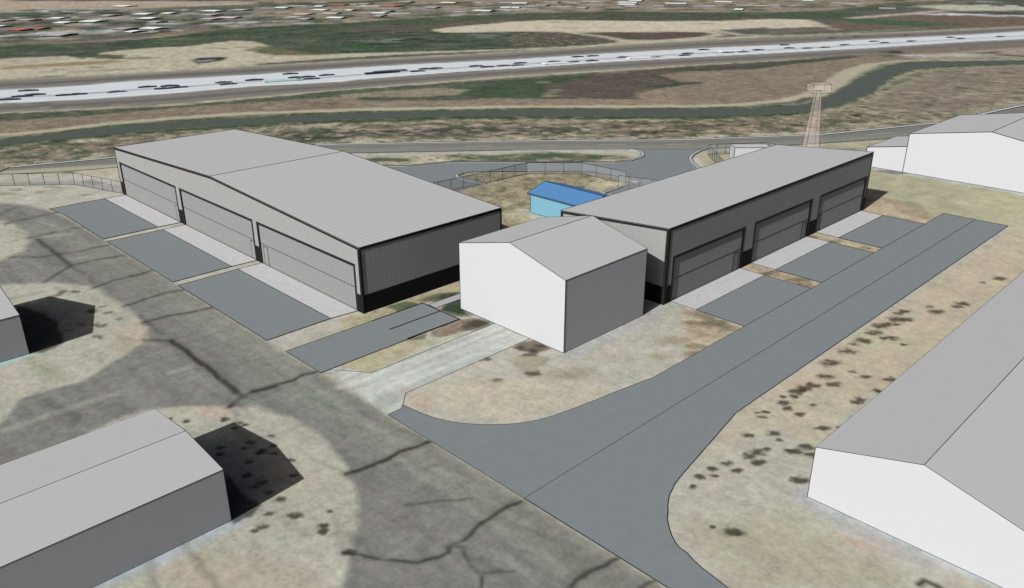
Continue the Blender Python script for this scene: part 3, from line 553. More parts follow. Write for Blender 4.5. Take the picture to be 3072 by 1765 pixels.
# ------------------------------------------------------------------ paving
z1 = .05
def A4(*p): return GG(Z(4, *p))
sheet('apron', A4((357,118),(470,160),(752,337),(1150,249),(762,43)), z1, 'asphalt', 'blue grey asphalt apron at the far left door of the left hangar', 'apron', 'all', 1.1)
sheet('apron', A4((780,354),(1255,650),(1688,536),(1187,268)), z1, 'asphalt', 'blue grey asphalt apron at the middle door of the left hangar', 'apron', 'all', 1.1)
sheet('apron', A4((1296,674),(1942,1075),(2408,915),(1733,556)), z1, 'asphalt', 'large blue grey asphalt apron at the nearest door of the left hangar', 'apron', 'all', 1.2)
YL, XR = 1.252*S, -1.305*S
sheet('concrete_strip', A4((762,43),(1150,249))+[(-3.1735*S, YL-.02), (-3.7445*S, YL-.02)], z1+.004, 'concrete', 'pale concrete strip under the far left door of the left hangar', 'concrete strip', 'all')
sheet('concrete_strip', A4((1187,268),(1688,536))+[(-2.552*S, YL-.02), (-3.130*S, YL-.02)], z1+.004, 'concrete', 'pale concrete strip under the middle door of the left hangar', 'concrete strip', 'all')
sheet('concrete_strip', A4((1733,556),(2408,915))+[(-1.9315*S, YL-.02), (-2.514*S, YL-.02)], z1+.004, 'concrete', 'pale concrete strip under the nearest door of the left hangar', 'concrete strip', 'all')
def A6(*p): return GG(Z(6, *p))
DY = [(1.988, 2.401), (2.473, 2.8875), (2.959, 3.3715)]
xa = float(np.mean([G(p)[0] for p in Z(6,(95,850),(583,603),(672,560),(1060,365),(1130,331),(1450,170))]))
xl = XR+8.9
tl0 = [G(p)[0] for p in Z(6,(447,970),(925,700),(1005,657),(1383,442),(1447,407),(1755,235))]; xl = float(np.mean(tl0))
for (a, b_), wh in zip(DY, ('nearest', 'middle', 'farthest')):
    sheet('apron', [(xa, a*S), (xl, a*S), (xl, b_*S), (xa, b_*S)], z1, 'asphalt', 'blue grey asphalt apron at the %s door of the right hangar' % wh, 'apron', [(0,1),(2,3),(3,0),(1,2)], 1.1)
    sheet('concrete_strip', [(XR+.02, a*S), (xa, a*S), (xa, b_*S), (XR+.02, b_*S)], z1+.004, 'concrete', 'pale concrete strip under the %s door of the right hangar' % wh, 'concrete strip', 'all')
# taxilane
far = A6((1905,150),(2368,241)); cl0, cl1 = G(Z(6,(2130,195))[0]), G(Z(8,(1330,806))[0])
left = [(xl, far[0][1]), (xl, 1.965*S)]
left += [tuple(G(p)) for p in Z(5,(2485,1225),(2270,1345),(1980,1456))[1:]+Z(8,(1800,110),(1560,200),(1470,227),(1380,245),(1280,260),(1180,268),(1080,270),(960,266),(860,257),(760,240),(660,214),(590,190),(510,155),(445,125),(440,150),(338,196))]
front = [tuple(G(p)) for p in Z(8,(1330,806),(2375,1456))+[(2420,2030)]]
right = [tuple(G(p)) for p in [(2500,1990)]+Z(9,(325,1456),(200,1360),(140,1315),(80,1260),(30,1205),(-25,1165),(-55,1130),(-80,1080),(-100,1020),(-114,960),(-109,910),(-110,850),(-100,790),(-80,745),(-55,695),(0,627),(388,182))]
right += [(far[1][0], far[1][1])]
tp = left+front+right
sheet('taxilane', tp, z1+.004, 'asphalt', 'new blue grey asphalt taxilane curving past the right hangar', 'taxilane', 'all', 1.0, extra=[([cl0, cl1], .9), ([front[0], front[1]], 1.7)])
# parking drive in front of the middle building
pk = [G(p) for p in Z(4,(2080,1155),(2335,1311))+Z(5,(860,921),(593,803))]
sheet('parking_drive', pk, z1, 'asphalt', 'short blue grey parking drive beside the near corner of the left hangar', 'parking drive', 'all', 1.1,
      extra=[(GG(Z(5,(350,997),(718,862))), 2.2), (GG(Z(5,(593,803),(860,921))), 2.2), (GG(Z(5,(220,935),(593,803))), 2.2), (GG(Z(5,(480,1063),(860,921))), 2.2)])
wa, wb_, wc, wd = GG(Z(5,(635,814),(685,838),(867,780),(867,733)))
ext = (np.array([0, 8.]))
sheet('footway', [wa, wb_, wc+ext, wd+ext], z1-.01, 'walk', 'narrow pale footway between left hangar and white middle building', 'footway', 'all', .9)
bm = bmesh.new()
path_bead(bm, [(*p, .01) for p in GG(Z(4,(2390,1287))+Z(5,(0,1290),(220,1308),(1113,948)))], .9, mi=0); path_bead(bm, [(*p, .01) for p in GG(Z(5,(1370,1060),(470,1456))+Z(8,(470,35),(440,150)))], .9, mi=0)
tag(new_obj('driveway_edge', bm, ['edge']), 'thin dark edging along both sides of the worn driveway', 'edging', kind='structure')
# access drive behind
dr_top = GG(Z(2,(-700,1235),(300,1211),(480,1214),(620,1201),(760,1187),(900,1185),(1345,1186),(1990,1187),(2100,1175),(2165,1155),(2195,1138),(2190,1118),(2160,1098),(2110,1089)))
dr_right = GG(Z(3,(180,1086),(120,1105),(75,1130),(55,1155),(65,1182),(118,1230),(200,1290),(300,1380)))
nose = GG(Z(2,(2100,1425),(1905,1412),(2040,1365),(2150,1342),(2176,1333),(2160,1325),(2080,1308),(1960,1280),(1850,1262),(1780,1253),(1350,1253),(1100,1253),(950,1259),(880,1268),(840,1280),(850,1295),(900,1310),(1050,1342),(960,1366),(850,1390)))
dr = list(dr_top)+list(dr_right)+list(GG(Z(2,(2600,1560))))+list(nose)+list(GG(Z(2,(600,1420),(-300,1330))))
sheet('access_drive', dr, z1, 'asphalt', 'new blue grey access drive looping behind the two hangars', 'drive', [], 1)
def kerb(pts, wd, label):
    bm = bmesh.new(); P = [np.array(p[:2], float) for p in pts]
    L, R_ = [], []
    for i, p in enumerate(P):
        t = P[min(i+1, len(P)-1)]-P[max(i-1, 0)]; t /= np.linalg.norm(t)+1e-9; nn = np.array([-t[1], t[0]]); L.append(p+nn*wd/2); R_.append(p-nn*wd/2)
    for i in range(len(P)-1):
        prism(bm, [(*L[i], .0), (*L[i+1], .0), (*R_[i+1], .0), (*R_[i], .0)], (0, 0, .16))
    for Q in (L, R_): path_bead(bm, [(*q, .16) for q in Q], .8)
    path_bead(bm, [(*(q+(p-q)*.35), .165) for q, p in zip(L, R_)], .6)
    return tag(new_obj('kerb', bm, ['kerb', 'edge']), label, 'kerb', kind='structure')
kerb(dr_top[1:], .6, 'pale kerb round the sandy strip beside the old road')
kerb(dr_right, .6, 'pale curved kerb left of the small fenced compound')
kerb(GG(Z(2,(1905,1412),(2040,1365),(2150,1342),(2176,1333),(2160,1325),(2080,1308))), .55, 'pale rounded kerb at the right end of the yard')
kerb(GG(Z(2,(950,1259),(880,1268),(840,1280),(850,1295),(900,1310),(1050,1342))), .55, 'pale rounded kerb at the left end of the yard')
bm = bmesh.new()
path_bead(bm, [(*p, .06) for p in GG(Z(2,(950,1256),(1100,1253),(1350,1253),(1780,1253),(1850,1262),(1960,1280),(2080,1306)))], 1.2, mi=0)
tag(new_obj('drive_edge', bm, ['edge']), 'thin dark edge between the yard and the access drive', 'edging', kind='structure')
# road edge lines
bm = bmesh.new(); xs = [p for p in fT]
P = GG(xs[1:-1]); Q = []
for i, p in enumerate(P):
    t = P[min(i+1, len(P)-1)]-P[max(i-1, 0)]; t = t/np.linalg.norm(t); Q.append(p+np.array([t[1], -t[0]])*1.1)
for i in range(len(P)-1): prism(bm, [(*P[i], .0), (*P[i+1], .0), (*Q[i+1], .0), (*Q[i], .0)], (0, 0, .1))
path_bead(bm, [(*p, .1) for p in P], .9); path_bead(bm, [(*p, .1) for p in Q], .9)
tag(new_obj('road_kerb', bm, ['kerb', 'edge']), 'pale kerb along the far side of the old road', 'kerb', kind='structure')
bm = bmesh.new(); path_bead(bm, [(*p, .02) for p in GG(fB[1:4]+Z(1,(1400,1172))+fB[5:8])], 1., mi=0); path_bead(bm, [(*p, .02) for p in GG(fB[8:-1])], 1., mi=0)
path_bead(bm, [(*p, .05) for p in GG(Z(1,(75,1217),(0,1255),(-400,1420)))], 1., mi=0)
tag(new_obj('road_edge', bm, ['edge']), 'thin dark edge along the near side of the old road', 'edging', kind='structure')
bm = bmesh.new(); Lm = GG(mid(fT, fB, .5)); acc = 0
xs_ = [p for p in mid(fT, fB, .47) if 500 < p[0] < 2800]
for i, p in enumerate(xs_):
    if i % 2: continue
    a = G(p); b2 = G((p[0]+75, np.interp(p[0]+75, [q[0] for q in xs_], [q[1] for q in xs_]))); t = b2-a; t /= np.linalg.norm(t); nn = np.array([-t[1], t[0]])*.11
    prism(bm, [(*(a-nn), .0), (*(b2-nn), .0), (*(b2+nn), .0), (*(a+nn), .0)], (0, 0, .012))
tag(new_obj('road_marking', bm, ['line_yellow']), 'faded yellow centre dashes on the old road', 'road marking', kind='structure')

# ------------------------------------------------------------------ plain gabled buildings
def gabled(name, label, cat, X0, X1, Y0, Y1, h, xr, hr, wallm='white_wall', roofm='grey_roof', group=None):
    """gable walls face -Y / +Y; metres; xr,hr = ridge"""
    t = thing(name, label, cat, ((X0+X1)/2, Y0, 0), group); ox, oy = (X0+X1)/2, Y0
    bm = bmesh.new(); x0, x1, y1, r = X0-ox, X1-ox, Y1-oy, xr-ox
    prism(bm, [(x0,0,0),(x1,0,0),(x1,0,h),(r,0,hr),(x0,0,h)], (0, y1, 0))
    W_ = lambda x, y, z: (x+ox, y+oy, z)
    def be(bm, pairs, k=1.):
        for p, q in pairs:
            dp = (depth(W_(*p))+depth(W_(*q)))/2
            n_ = bmesh.new()
            _bead_local(bm, p, q, k*1.05/2426*max(depth(W_(*p)), 8), k*1.05/2426*max(depth(W_(*q)), 8))
            n_.free()
    be(bm, [((x0,0,0),(x1,0,0)), ((x1,0,0),(x1,y1,0)), ((x0,0,0),(x0,0,h)), ((x1,0,0),(x1,0,h)), ((x1,y1,0),(x1,y1,h)), ((x0,y1,0),(x0,y1,h))])
    new_obj('wall', bm, [wallm, 'edge'], t)
    bm = bmesh.new(); th = .03
    prism(bm, [(x0-.004,-.004,h+.002),(r,-.004,hr+.002),(x1+.004,-.004,h+.002),(x1+.004,-.004,h+th),(r,-.004,hr+th),(x0-.004,-.004,h+th)], (0, y1+.008, 0))
    hh, rr_ = h+th*.5, hr+th
    be(bm, [((x0,0,hh),(r,0,rr_)), ((r,0,rr_),(x1,0,hh)), ((x0,y1,hh),(r,y1,rr_)), ((r,y1,rr_),(x1,y1,hh)), ((x0,0,hh),(x0,y1,hh)), ((x1,0,hh),(x1,y1,hh)), ((r,0,rr_),(r,y1,rr_))])
    new_obj('roof', bm, [roofm, 'edge'], t)
    return t
def _bead_local(bm, p, q, r0, r1, mi=1):
    p, q = Vector(p), Vector(q); d = (q-p)
    if d.length < 1e-5: return
    d.normalize(); u = d.cross(Vector((0,0,1)))
    if u.length < .1: u = Vector((1,0,0))
    u.normalize(); v = d.cross(u)
    A = [bm.verts.new(p+(u*c+v*s)*r0) for c, s in ((1,0),(0,1),(-1,0),(0,-1))]
    B = [bm.verts.new(q+(u*c+v*s)*r1) for c, s in ((1,0),(0,1),(-1,0),(0,-1))]
    fs = [bm.faces.new(A[::-1]), bm.faces.new(B)]
    for i in range(4): j = (i+1) % 4; fs.append(bm.faces.new((A[i], A[j], B[j], B[i])))
    for f in fs: f.material_index = mi
def gb(name, label, X0, X1, Y0, Y1, h, xr, hr, **k): return gabled(name, label, 'building', X0*S, X1*S, Y0*S, Y1*S, h*S, xr*S, hr*S, **k)
gb('gabled_building', 'tall plain white gabled building standing between the two hangars', -1.726, -1.302, 1.486, 1.842, .2125, -1.513, .2657)
gb('gabled_building', 'long plain white gabled building cut off at the bottom right corner', -.5347, -.148, 1.3607, 3.3, .1162, -.3414, .1696)
gb('gabled_building', 'long low gabled building in the bottom left foreground, dark long side', -1.584, -1.2764, -.6, .506, .1158, -1.430, .1308)
gb('gabled_building', 'low gabled building cut off at the left edge, above the nearer one', -2.6995, -2.3208, -.9, .4497, .1155, -2.510, .167)
gb('gabled_building', 'big white gabled building at the far upper right', -1.4455, -.735, 4.175, 4.88, .1924, -1.0894, .2516)
# low lean-to beside the big far building
X0, X1, Y0, Y1, h0, h1 = -1.6385*S, -1.4465*S, 4.173*S, 4.546*S, .0959*S, .1284*S
t = thing('lean_to_building', 'small white lean-to against the left side of the far upper right building', 'building', ((X0+X1)/2, Y0, 0))
bm = bmesh.new(); hx = (X1-X0)/2; ly = Y1-Y0; rb = 1.05/2426*150
prism(bm, [(-hx,0,0),(hx,0,0),(hx,0,h1),(-hx,0,h0)], (0, ly, 0))
for p, q in (((-hx,0,0),(hx,0,0)), ((-hx,0,0),(-hx,0,h0))): _bead_local(bm, p, q, rb, rb)
new_obj('wall', bm, ['white_wall', 'edge'], t)
bm = bmesh.new(); prism(bm, [(-hx-.01,-.01,h0+.002),(hx,-.01,h1+.002),(hx,-.01,h1+.04),(-hx-.01,-.01,h0+.04)], (0, ly+.02, 0))
for p, q in (((-hx,0,h0+.03),(hx,0,h1+.03)), ((-hx,0,h0+.03),(-hx,ly,h0+.03)), ((-hx,ly,h0+.03),(hx,ly,h1+.03))): _bead_local(bm, p, q, rb, rb)
new_obj('roof', bm, ['grey_roof', 'edge'], t)

# ------------------------------------------------------------------ hangars
def panel(bm, poly, y0, y1, mi=0, ax='x'):    # poly in (s, z), swept in depth
    if ax == 'x': prism(bm, [(s, y0, z) for s, z in poly], (0, y1-y0, 0), mi)
    else: prism(bm, [(y0, s, z) for s, z in poly], (y1-y0, 0, 0), mi)
def hangar_front(t, ax, s0, s1, top, doors, f0, sgn, hin, hout, wain, seam, mans, k_r, dm, wm_):
    """front with doors. s = distance along it, f0 = its plane, sgn = inward direction; top(s) = wall height"""
    q = .3*sgn; bm = bmesh.new()
    cuts = [s0]+[v for d in doors for v in d]+[s1]; hi = hin
    xs = sorted(set([s0, s1]+[v for v in k_r]))
    low = []
    for a, b_ in zip(cuts[::2], cuts[1::2]): low += [(a, hi), (a, wain), (b_, wain), (b_, hi)]
    low = low[1:-1]
    panel(bm, low+[(v, top(v)) for v in xs[::-1]], f0, f0+q, ax=ax)
    new_obj('wall', bm, [wm_], t)
    bm = bmesh.new()
    for a, b_ in zip(cuts[::2], cuts[1::2]): panel(bm, [(a, 0), (b_, 0), (b_, wain), (a, wain)], f0-.03*sgn, f0+q, ax=ax)
    split_obj('wainscot', bm, ['block'], t)
    for (a, b_), (m0, m1, mh) in zip(doors, mans):
        bm = bmesh.new(); fd = f0+.11*sgn
        panel(bm, [(a, 0), (b_, 0), (b_, hi), (a, hi)], fd, fd+.1*sgn, ax=ax)
        panel(bm, [(a, seam-.03), (b_, seam-.03), (b_, seam+.03), (a, seam+.03)], fd-.02*sgn, fd+.05*sgn, 1, ax=ax)
        d = new_obj('hangar_door', bm, [dm, 'trim'], t)
        bm = bmesh.new(); w_ = .3; ff = f0-.035*sgn
        panel(bm, [(a-w_, 0), (a, 0), (a, hi), (b_, hi), (b_, 0), (b_+w_, 0), (b_+w_, hi+w_), (a-w_, hi+w_)], ff, fd+.06*sgn, ax=ax)
        new_obj('door_frame', bm, ['trim'], d)
        bm = bmesh.new(); e_ = .07
        panel(bm, [(m0+e_, 0), (m1-e_, 0), (m1-e_, mh-e_), (m0+e_, mh-e_)], fd-.02*sgn, fd+.03*sgn, ax=ax)
        panel(bm, [(m0,0),(m0+e_,0),(m0+e_,mh-e_),(m1-e_,mh-e_),(m1-e_,0),(m1,0),(m1,mh),(m0,mh)], fd-.035*sgn, fd+.03*sgn, 1, ax=ax)
        new_obj('access_door', bm, ['access', 'trim'], d)
# left hangar: gable front faces -Y
X0, X1, Y0, Y1, XRg = -3.781*S, -1.9025*S, 1.252*S, 1.831*S, -2.8405*S
hE, hR, wain = .2105*S, .2523*S, .0588*S
t = thing('hangar', 'large grey hangar on the left with black trim and gable front of three doors', 'hangar', ((X0+X1)/2, Y0, 0))
ox, oy = (X0+X1)/2, Y0; x0, x1, ly, xr = X0-ox, X1-ox, Y1-Y0, XRg-ox
top = lambda s: hE+(hR-hE)*(1-abs(s-xr)/(xr-x0 if s < xr else x1-xr))
dl = [(-3.7445*S-ox, -3.180*S-ox), (-3.130*S-ox, -2.559*S-ox), (-2.514*S-ox, -1.9385*S-ox)]
mans = [(-3.209*S-ox, -3.182*S-ox, .0675*S), (-2.590*S-ox, -2.562*S-ox, .0678*S), (-2.499*S-ox, -2.4705*S-ox, .0682*S)]
hangar_front(t, 'x', x0, x1, top, dl, 0, 1, .1438*S, .1508*S, wain, .0745*S, mans, [xr], 'door_x', 'rib_wall_x')
bm = bmesh.new()
box(bm, x1-.3, x1, .3, ly, wain, hE); box(bm, x0, x0+.3, .3, ly, wain, hE); panel(bm, [(x0+.3, 0), (x1-.3, 0), (x1-.3, hE), (xr, hR-.02), (x0+.3, hE)], ly-.3, ly-.001)
split_obj('side_wall', bm, ['rib_wall_y'], t)
bm = bmesh.new(); box(bm, x1-.3, x1+.03, .3, ly, 0, wain); box(bm, x0-.03, x0+.3, .3, ly, 0, wain); split_obj('wainscot', bm, ['block'], t)
bm = bmesh.new()
panel(bm, [(x0-.06, hE), (xr, hR), (x1+.06, hE), (x1+.06, hE+.05), (xr, hR+.05), (x0-.06, hE+.05)], -.06, ly+.04)
LB_ = lambda p: max(1.05/2426*depth((p[0]+ox, p[1]+oy, p[2])), .01)
for p, q in (((x0-.06,-.06,hE+.05),(xr,-.06,hR+.05)), ((xr,-.06,hR+.05),(x1+.06,-.06,hE+.05)), ((x0-.06,-.06,hE+.05),(x0-.06,ly,hE+.05)), ((xr,-.06,hR+.05),(xr,ly,hR+.05)), ((x0,ly,hE+.05),(xr,ly,hR+.05)), ((xr,ly,hR+.05),(x1,ly,hE+.05)), ((x1+.06,-.06,hE+.05),(x1+.06,ly,hE+.05))): _bead_local(bm, p, q, LB_(p), LB_(q))
new_obj('roof', bm, ['roof_y', 'edge'], t)
bm = bmesh.new(); fh = .26
for a, b_, za, zb in ((x0-.05, xr, hE, hR), (xr, x1+.05, hR, hE)): panel(bm, [(a, za-fh), (b_, zb-fh), (b_, zb-.003), (a, za-.003)], -.05, -.004)
box(bm, x1+.004, x1+.05, -.004, ly, hE-fh, hE-.003); box(bm, x0-.05, x0-.004, -.004, ly, hE-fh, hE-.003)
split_obj('fascia', bm, ['trim'], t)
for (a, b_, y_, yy) in ((x1-.24, x1+.045, -.045, .2), (x0-.045, x0+.1, -.045, .2)):
    bm = bmesh.new(); box(bm, a, b_, y_, yy, 0, hE-fh-.003)
    if a > 0: _bead_local(bm, (b_+.01, y_-.01, 0), (b_+.01, y_-.01, hE-fh), .03, .03); _bead_local(bm, (a, y_, 0), (a, y_, hE-fh), .03, .03)
    new_obj('corner_trim', bm, ['trim', 'edge'], t)
bm = bmesh.new(); box(bm, x1-.2, x1+.045, ly-.2, ly+.03, 0, hE-fh-.003); new_obj('corner_trim', bm, ['trim'], t)
# right hangar: single slope, doors on the long +X side
X0, X1, Y0, Y1 = -1.7365*S, XR, 1.9508*S, 3.398*S; hL, hH = .2103*S, .2472*S
t = thing('hangar', 'long grey hangar on the right with black trim and single slope roof', 'hangar', ((X0+X1)/2, Y0, 0))
ox, oy = (X0+X1)/2, Y0; x0, x1, ly = X0-ox, X1-ox, Y1-Y0
dl = [(a*S-oy+.01, b_*S-oy-.01) for a, b_ in ((1.992, 2.3975), (2.477, 2.8835), (2.962, 3.369))]
mans = [(2.3535*S-oy, 2.385*S-oy, .0668*S), (2.841*S-oy, 2.872*S-oy, .066*S), (2.966*S-oy, 2.9955*S-oy, .0665*S)]
hangar_front(t, 'y', 0, ly, lambda s: hH, dl, x1, -1, .1425*S, .1495*S, wain, .0728*S, mans, [], 'door_y', 'rib_wall_y')
bm = bmesh.new(); e0 = .001
zt_ = lambda x: hL+(hH-hL)*(x-x0)/(x1-x0)
panel(bm, [(x0, wain), (x1-.3, wain), (x1-.3, zt_(x1-.3)), (x0, hL)], e0, .3)
panel(bm, [(x0, 0), (x1-.3, 0), (x1-.3, zt_(x1-.3)), (x0, hL)], ly-.3, ly-.001)
box(bm, x0, x0+.3, .3, ly-.3, wain, hL)
split_obj('side_wall', bm, ['rib_wall_x'], t)
bm = bmesh.new(); box(bm, x0, x1-.3, -.03, .3, 0, wain-.001); box(bm, x0-.03, x0+.3, .3, ly-.3, 0, wain); split_obj('wainscot', bm, ['block'], t)
bm = bmesh.new(); panel(bm, [(x0-.06, hL), (x1+.06, hH), (x1+.06, hH+.05), (x0-.06, hL+.05)], -.06, ly+.04)
P4 = [(x0-.06,-.06,hL+.05), (x1+.06,-.06,hH+.05), (x1+.06,ly,hH+.05), (x0-.06,ly,hL+.05)]
for p, q in zip(P4, P4[1:]+P4[:1]): _bead_local(bm, p, q, LB_(p), LB_(q))
new_obj('roof', bm, ['roof_y', 'edge'], t)
bm = bmesh.new(); fh = .26
panel(bm, [(x0-.05, hL-fh), (x1+.05, hH-fh), (x1+.05, hH-.003), (x0-.05, hL-.003)], -.05, -.004)
box(bm, x1+.004, x1+.05, -.004, ly, hH-fh, hH-.003); box(bm, x0-.05, x0-.004, -.004, ly, hL-fh, hL-.003)
split_obj('fascia', bm, ['trim'], t)
for (a, b_, y_, yy, hh) in ((x1-.26, x1+.05, -.05, .34, hH), (x0-.05, x0+.26, -.05, .26, hL), (x1-.2, x1+.05, ly-.22, ly+.03, hH)):
    bm = bmesh.new(); box(bm, a, b_, y_, yy, 0, hh-fh-.003); _bead_local(bm, (b_, y_, 0), (b_, y_, hh-fh), .03, .03)
    new_obj('corner_trim', bm, ['trim', 'edge'], t)

# ------------------------------------------------------------------ blue house
b0 = G(WW((1780,850))[0]); xe, ye = -2.2945*S, 2.3588*S; hw = .0795*S; Xr, Yr, Hr = -2.2945*S, 2.466*S, .1112*S
xend = -1.97*S; yb = 2*Yr-ye
t = thing('blue_house', 'small sky blue house with blue sheet roof behind the right hangar', 'house', ((b0[0]+xend)/2, Yr, 0)); ox, oy = (b0[0]+xend)/2, Yr
x0, x1, y0, y1 = b0[0]-ox, xend-ox-.4, b0[1]-oy, -(b0[1]-oy)
bm = bmesh.new(); prism(bm, [(x0,y0,0),(x0,y1,0),(x0,y1,hw),(x0,0,Hr-.15),(x0,y0,hw)], (x1-x0, 0, 0)); rb = 1.05/2426*105
for p, q in (((x0,y0,0),(x1,y0,0)), ((x0,y0,0),(x0,y0,hw)), ((x0,y1,0),(x0,y1,hw))): _bead_local(bm, p, q, rb, rb)
new_obj('wall', bm, ['blue_wall', 'edge'], t)
bm = bmesh.new(); a, c = xe-ox, xend-ox; e0, e1 = ye-oy, yb-oy; he = .0825*S
prism(bm, [(a,e0,he-.15),(a,0,Hr-.15),(a,e1,he-.15),(a,e1,he),(a,0,Hr),(a,e0,he)], (c-a, 0, 0))
for p, q in (((a,e0,he),(c,e0,he)), ((a,e0,he-.15),(c,e0,he-.15)), ((a,0,Hr),(c,0,Hr)), ((a,e1,he),(c,e1,he)), ((a,e0,he),(a,0,Hr)), ((a,0,Hr),(a,e1,he)), ((c,e0,he),(c,0,Hr)), ((c,0,Hr),(c,e1,he))): _bead_local(bm, p, q, rb, rb)
new_obj('roof', bm, ['blue_roof', 'edge'], t)

# ------------------------------------------------------------------ equipment box behind the right hangar
q4 = GG(TT((508,1038),(445,985),(945,990),(985,1038)), .10*S); fl, bl, br, fr = q4
dx = fr-fl; dy = bl-fl; dx = RT*(dx@RT)*1.12; dy = FW*(dy@FW)
c0 = (fl+fl+dx+dy)/2
t = thing('utility_box', 'white box shed inside the small fenced compound behind the right hangar', 'shed', (*c0, 0))
loc = [np.array(p)-c0 for p in (fl, fl+dx, fl+dx+dy, fl+dy)]
bm = bmesh.new(); prism(bm, [(*p, 0) for p in loc], (0, 0, .0985*S)); rb = 1.05/2426*125
for p in loc[:2]+loc[3:]: _bead_local(bm, (*p, 0), (*p, .0985*S), rb, rb)
new_obj('wall', bm, ['white_wall', 'edge'], t)
bm = bmesh.new(); prism(bm, [(*(p*1.003), .0986*S) for p in loc], (0, 0, .05))
for p, q in zip(loc, loc[1:]+loc[:1]): _bead_local(bm, (*p, .1*S), (*q, .1*S), rb, rb)
new_obj('roof', bm, ['kerb', 'edge'], t)

# ------------------------------------------------------------------ tower
ctr = np.array([-1.77843734, 3.82932135])*S
t = thing('tower', 'tall slender translucent pink tower with a box on top', 'tower', (*ctr, 0))
def sq(s, z): return [(*(RT*a*s+FW*b_*s), z) for a, b_ in ((-1,-1),(1,-1),(1,1),(-1,1))]
B, Tp = sq(.041*S, 0), sq(.0125*S, .399*S); rb = .62/2426*135
bm = bmesh.new(); vb = [bm.verts.new(p) for p in B]; vt = [bm.verts.new(p) for p in Tp]
for i in range(4): bm.faces.new((vb[i], vb[(i+1)%4], vt[(i+1)%4], vt[i]))
bm.faces.new(vt)
new_obj('shaft', bm, ['pink_glass'], t)
bm = bmesh.new()
for i in range(4): _bead_local(bm, B[i], Tp[i], rb, rb, 0); _bead_local(bm, Tp[i], Tp[(i+1)%4], rb, rb, 0)
new_obj('shaft_frame', bm, ['edge'], t)
lo, hi = sq(.0433*S, .396*S), sq(.0433*S, .434*S)
bm = bmesh.new(); prism(bm, lo, (0, 0, .038*S)); new_obj('cabin', bm, ['pink_glass'], t)
bm = bmesh.new()
for i in range(4):
    for p, q in ((lo[i], lo[(i+1)%4]), (hi[i], hi[(i+1)%4]), (lo[i], hi[i])): _bead_local(bm, p, q, rb, rb, 0)
new_obj('cabin_frame', bm, ['edge'], t)

# ------------------------------------------------------------------ fences
def fence(pts, h, label, n_each=None, step=2.44):
    pts = [np.array(p[:2], float) for p in pts]; o = pts[0]
    t = thing('fence', label, 'fence', (*o, 0)); pan = bmesh.new(); rail = bmesh.new(); posts = []
    for a, b_ in zip(pts, pts[1:]):
        L = np.linalg.norm(b_-a); n_ = max(1, round(L/step))
        for i in range(n_+1): posts.append(a+(b_-a)*i/n_)
        v = [pan.verts.new((*(p-o), z)) for p, z in ((a,.0),(b_,.0),(b_,h),(a,h))]; pan.faces.new(v)
        for z, k in ((h, 1), (.03, 1)):
            r = [.7/2426*depth((*p, z))*k for p in (a, b_)]; _bead_local(rail, (*(a-o), z), (*(b_-o), z), r[0], r[1], 0)
    new_obj('panel', pan, ['mesh_panel'], t); new_obj('rail', rail, ['edge'], t)
    done = []
    for p in posts:
        if any(np.linalg.norm(p-q) < .3 for q in done): continue
        done.append(p); bm = bmesh.new(); r = .75/2426*depth((*p, 0)); _bead_local(bm, (*(p-o), 0), (*(p-o), h), r, r, 0); new_obj('post', bm, ['edge'], t)
    return t
FH = .0568*S
fence([(-2.775*S, 2.20*S), (-2.757*S, 2.41*S), (-2.741*S, 2.815*S), (-2.549*S, 3.008*S), (-2.283*S, 3.017*S)], FH, 'long see-through fence round the yard with the blue house', step=2.75)
fence([(-2.266*S, 2.939*S), (-2.167*S, 2.971*S), (-1.95*S, 3.04*S)], FH, 'short see-through fence at the right end of the yard, by the rounded kerb', step=1.9)
fence([(-4.9*S, .165*S), (-4.325*S, .893*S), (-4.104*S, 1.152*S), (-3.781*S, 1.252*S)], FH, 'see-through fence running left from the far corner of the left hangar', step=2.4)
F4 = GG(TT((115,1140),(225,1262))); d4 = F4[1]-F4[0]
f4b = G(TT((1003,960))[0], FH); f4c = G(TT((1140,1000))[0], FH)
fence([F4[0]+d4*2.2, F4[0], f4b, f4c, f4c+(f4c-f4b)*1.5], FH, 'see-through fence of the small compound with the white box shed', step=1.7)
fence([(-1.9*S, 1.86*S), (-1.70*S, 1.93*S)], FH, 'short see-through fence in the gap behind the left hangar', step=2.2)

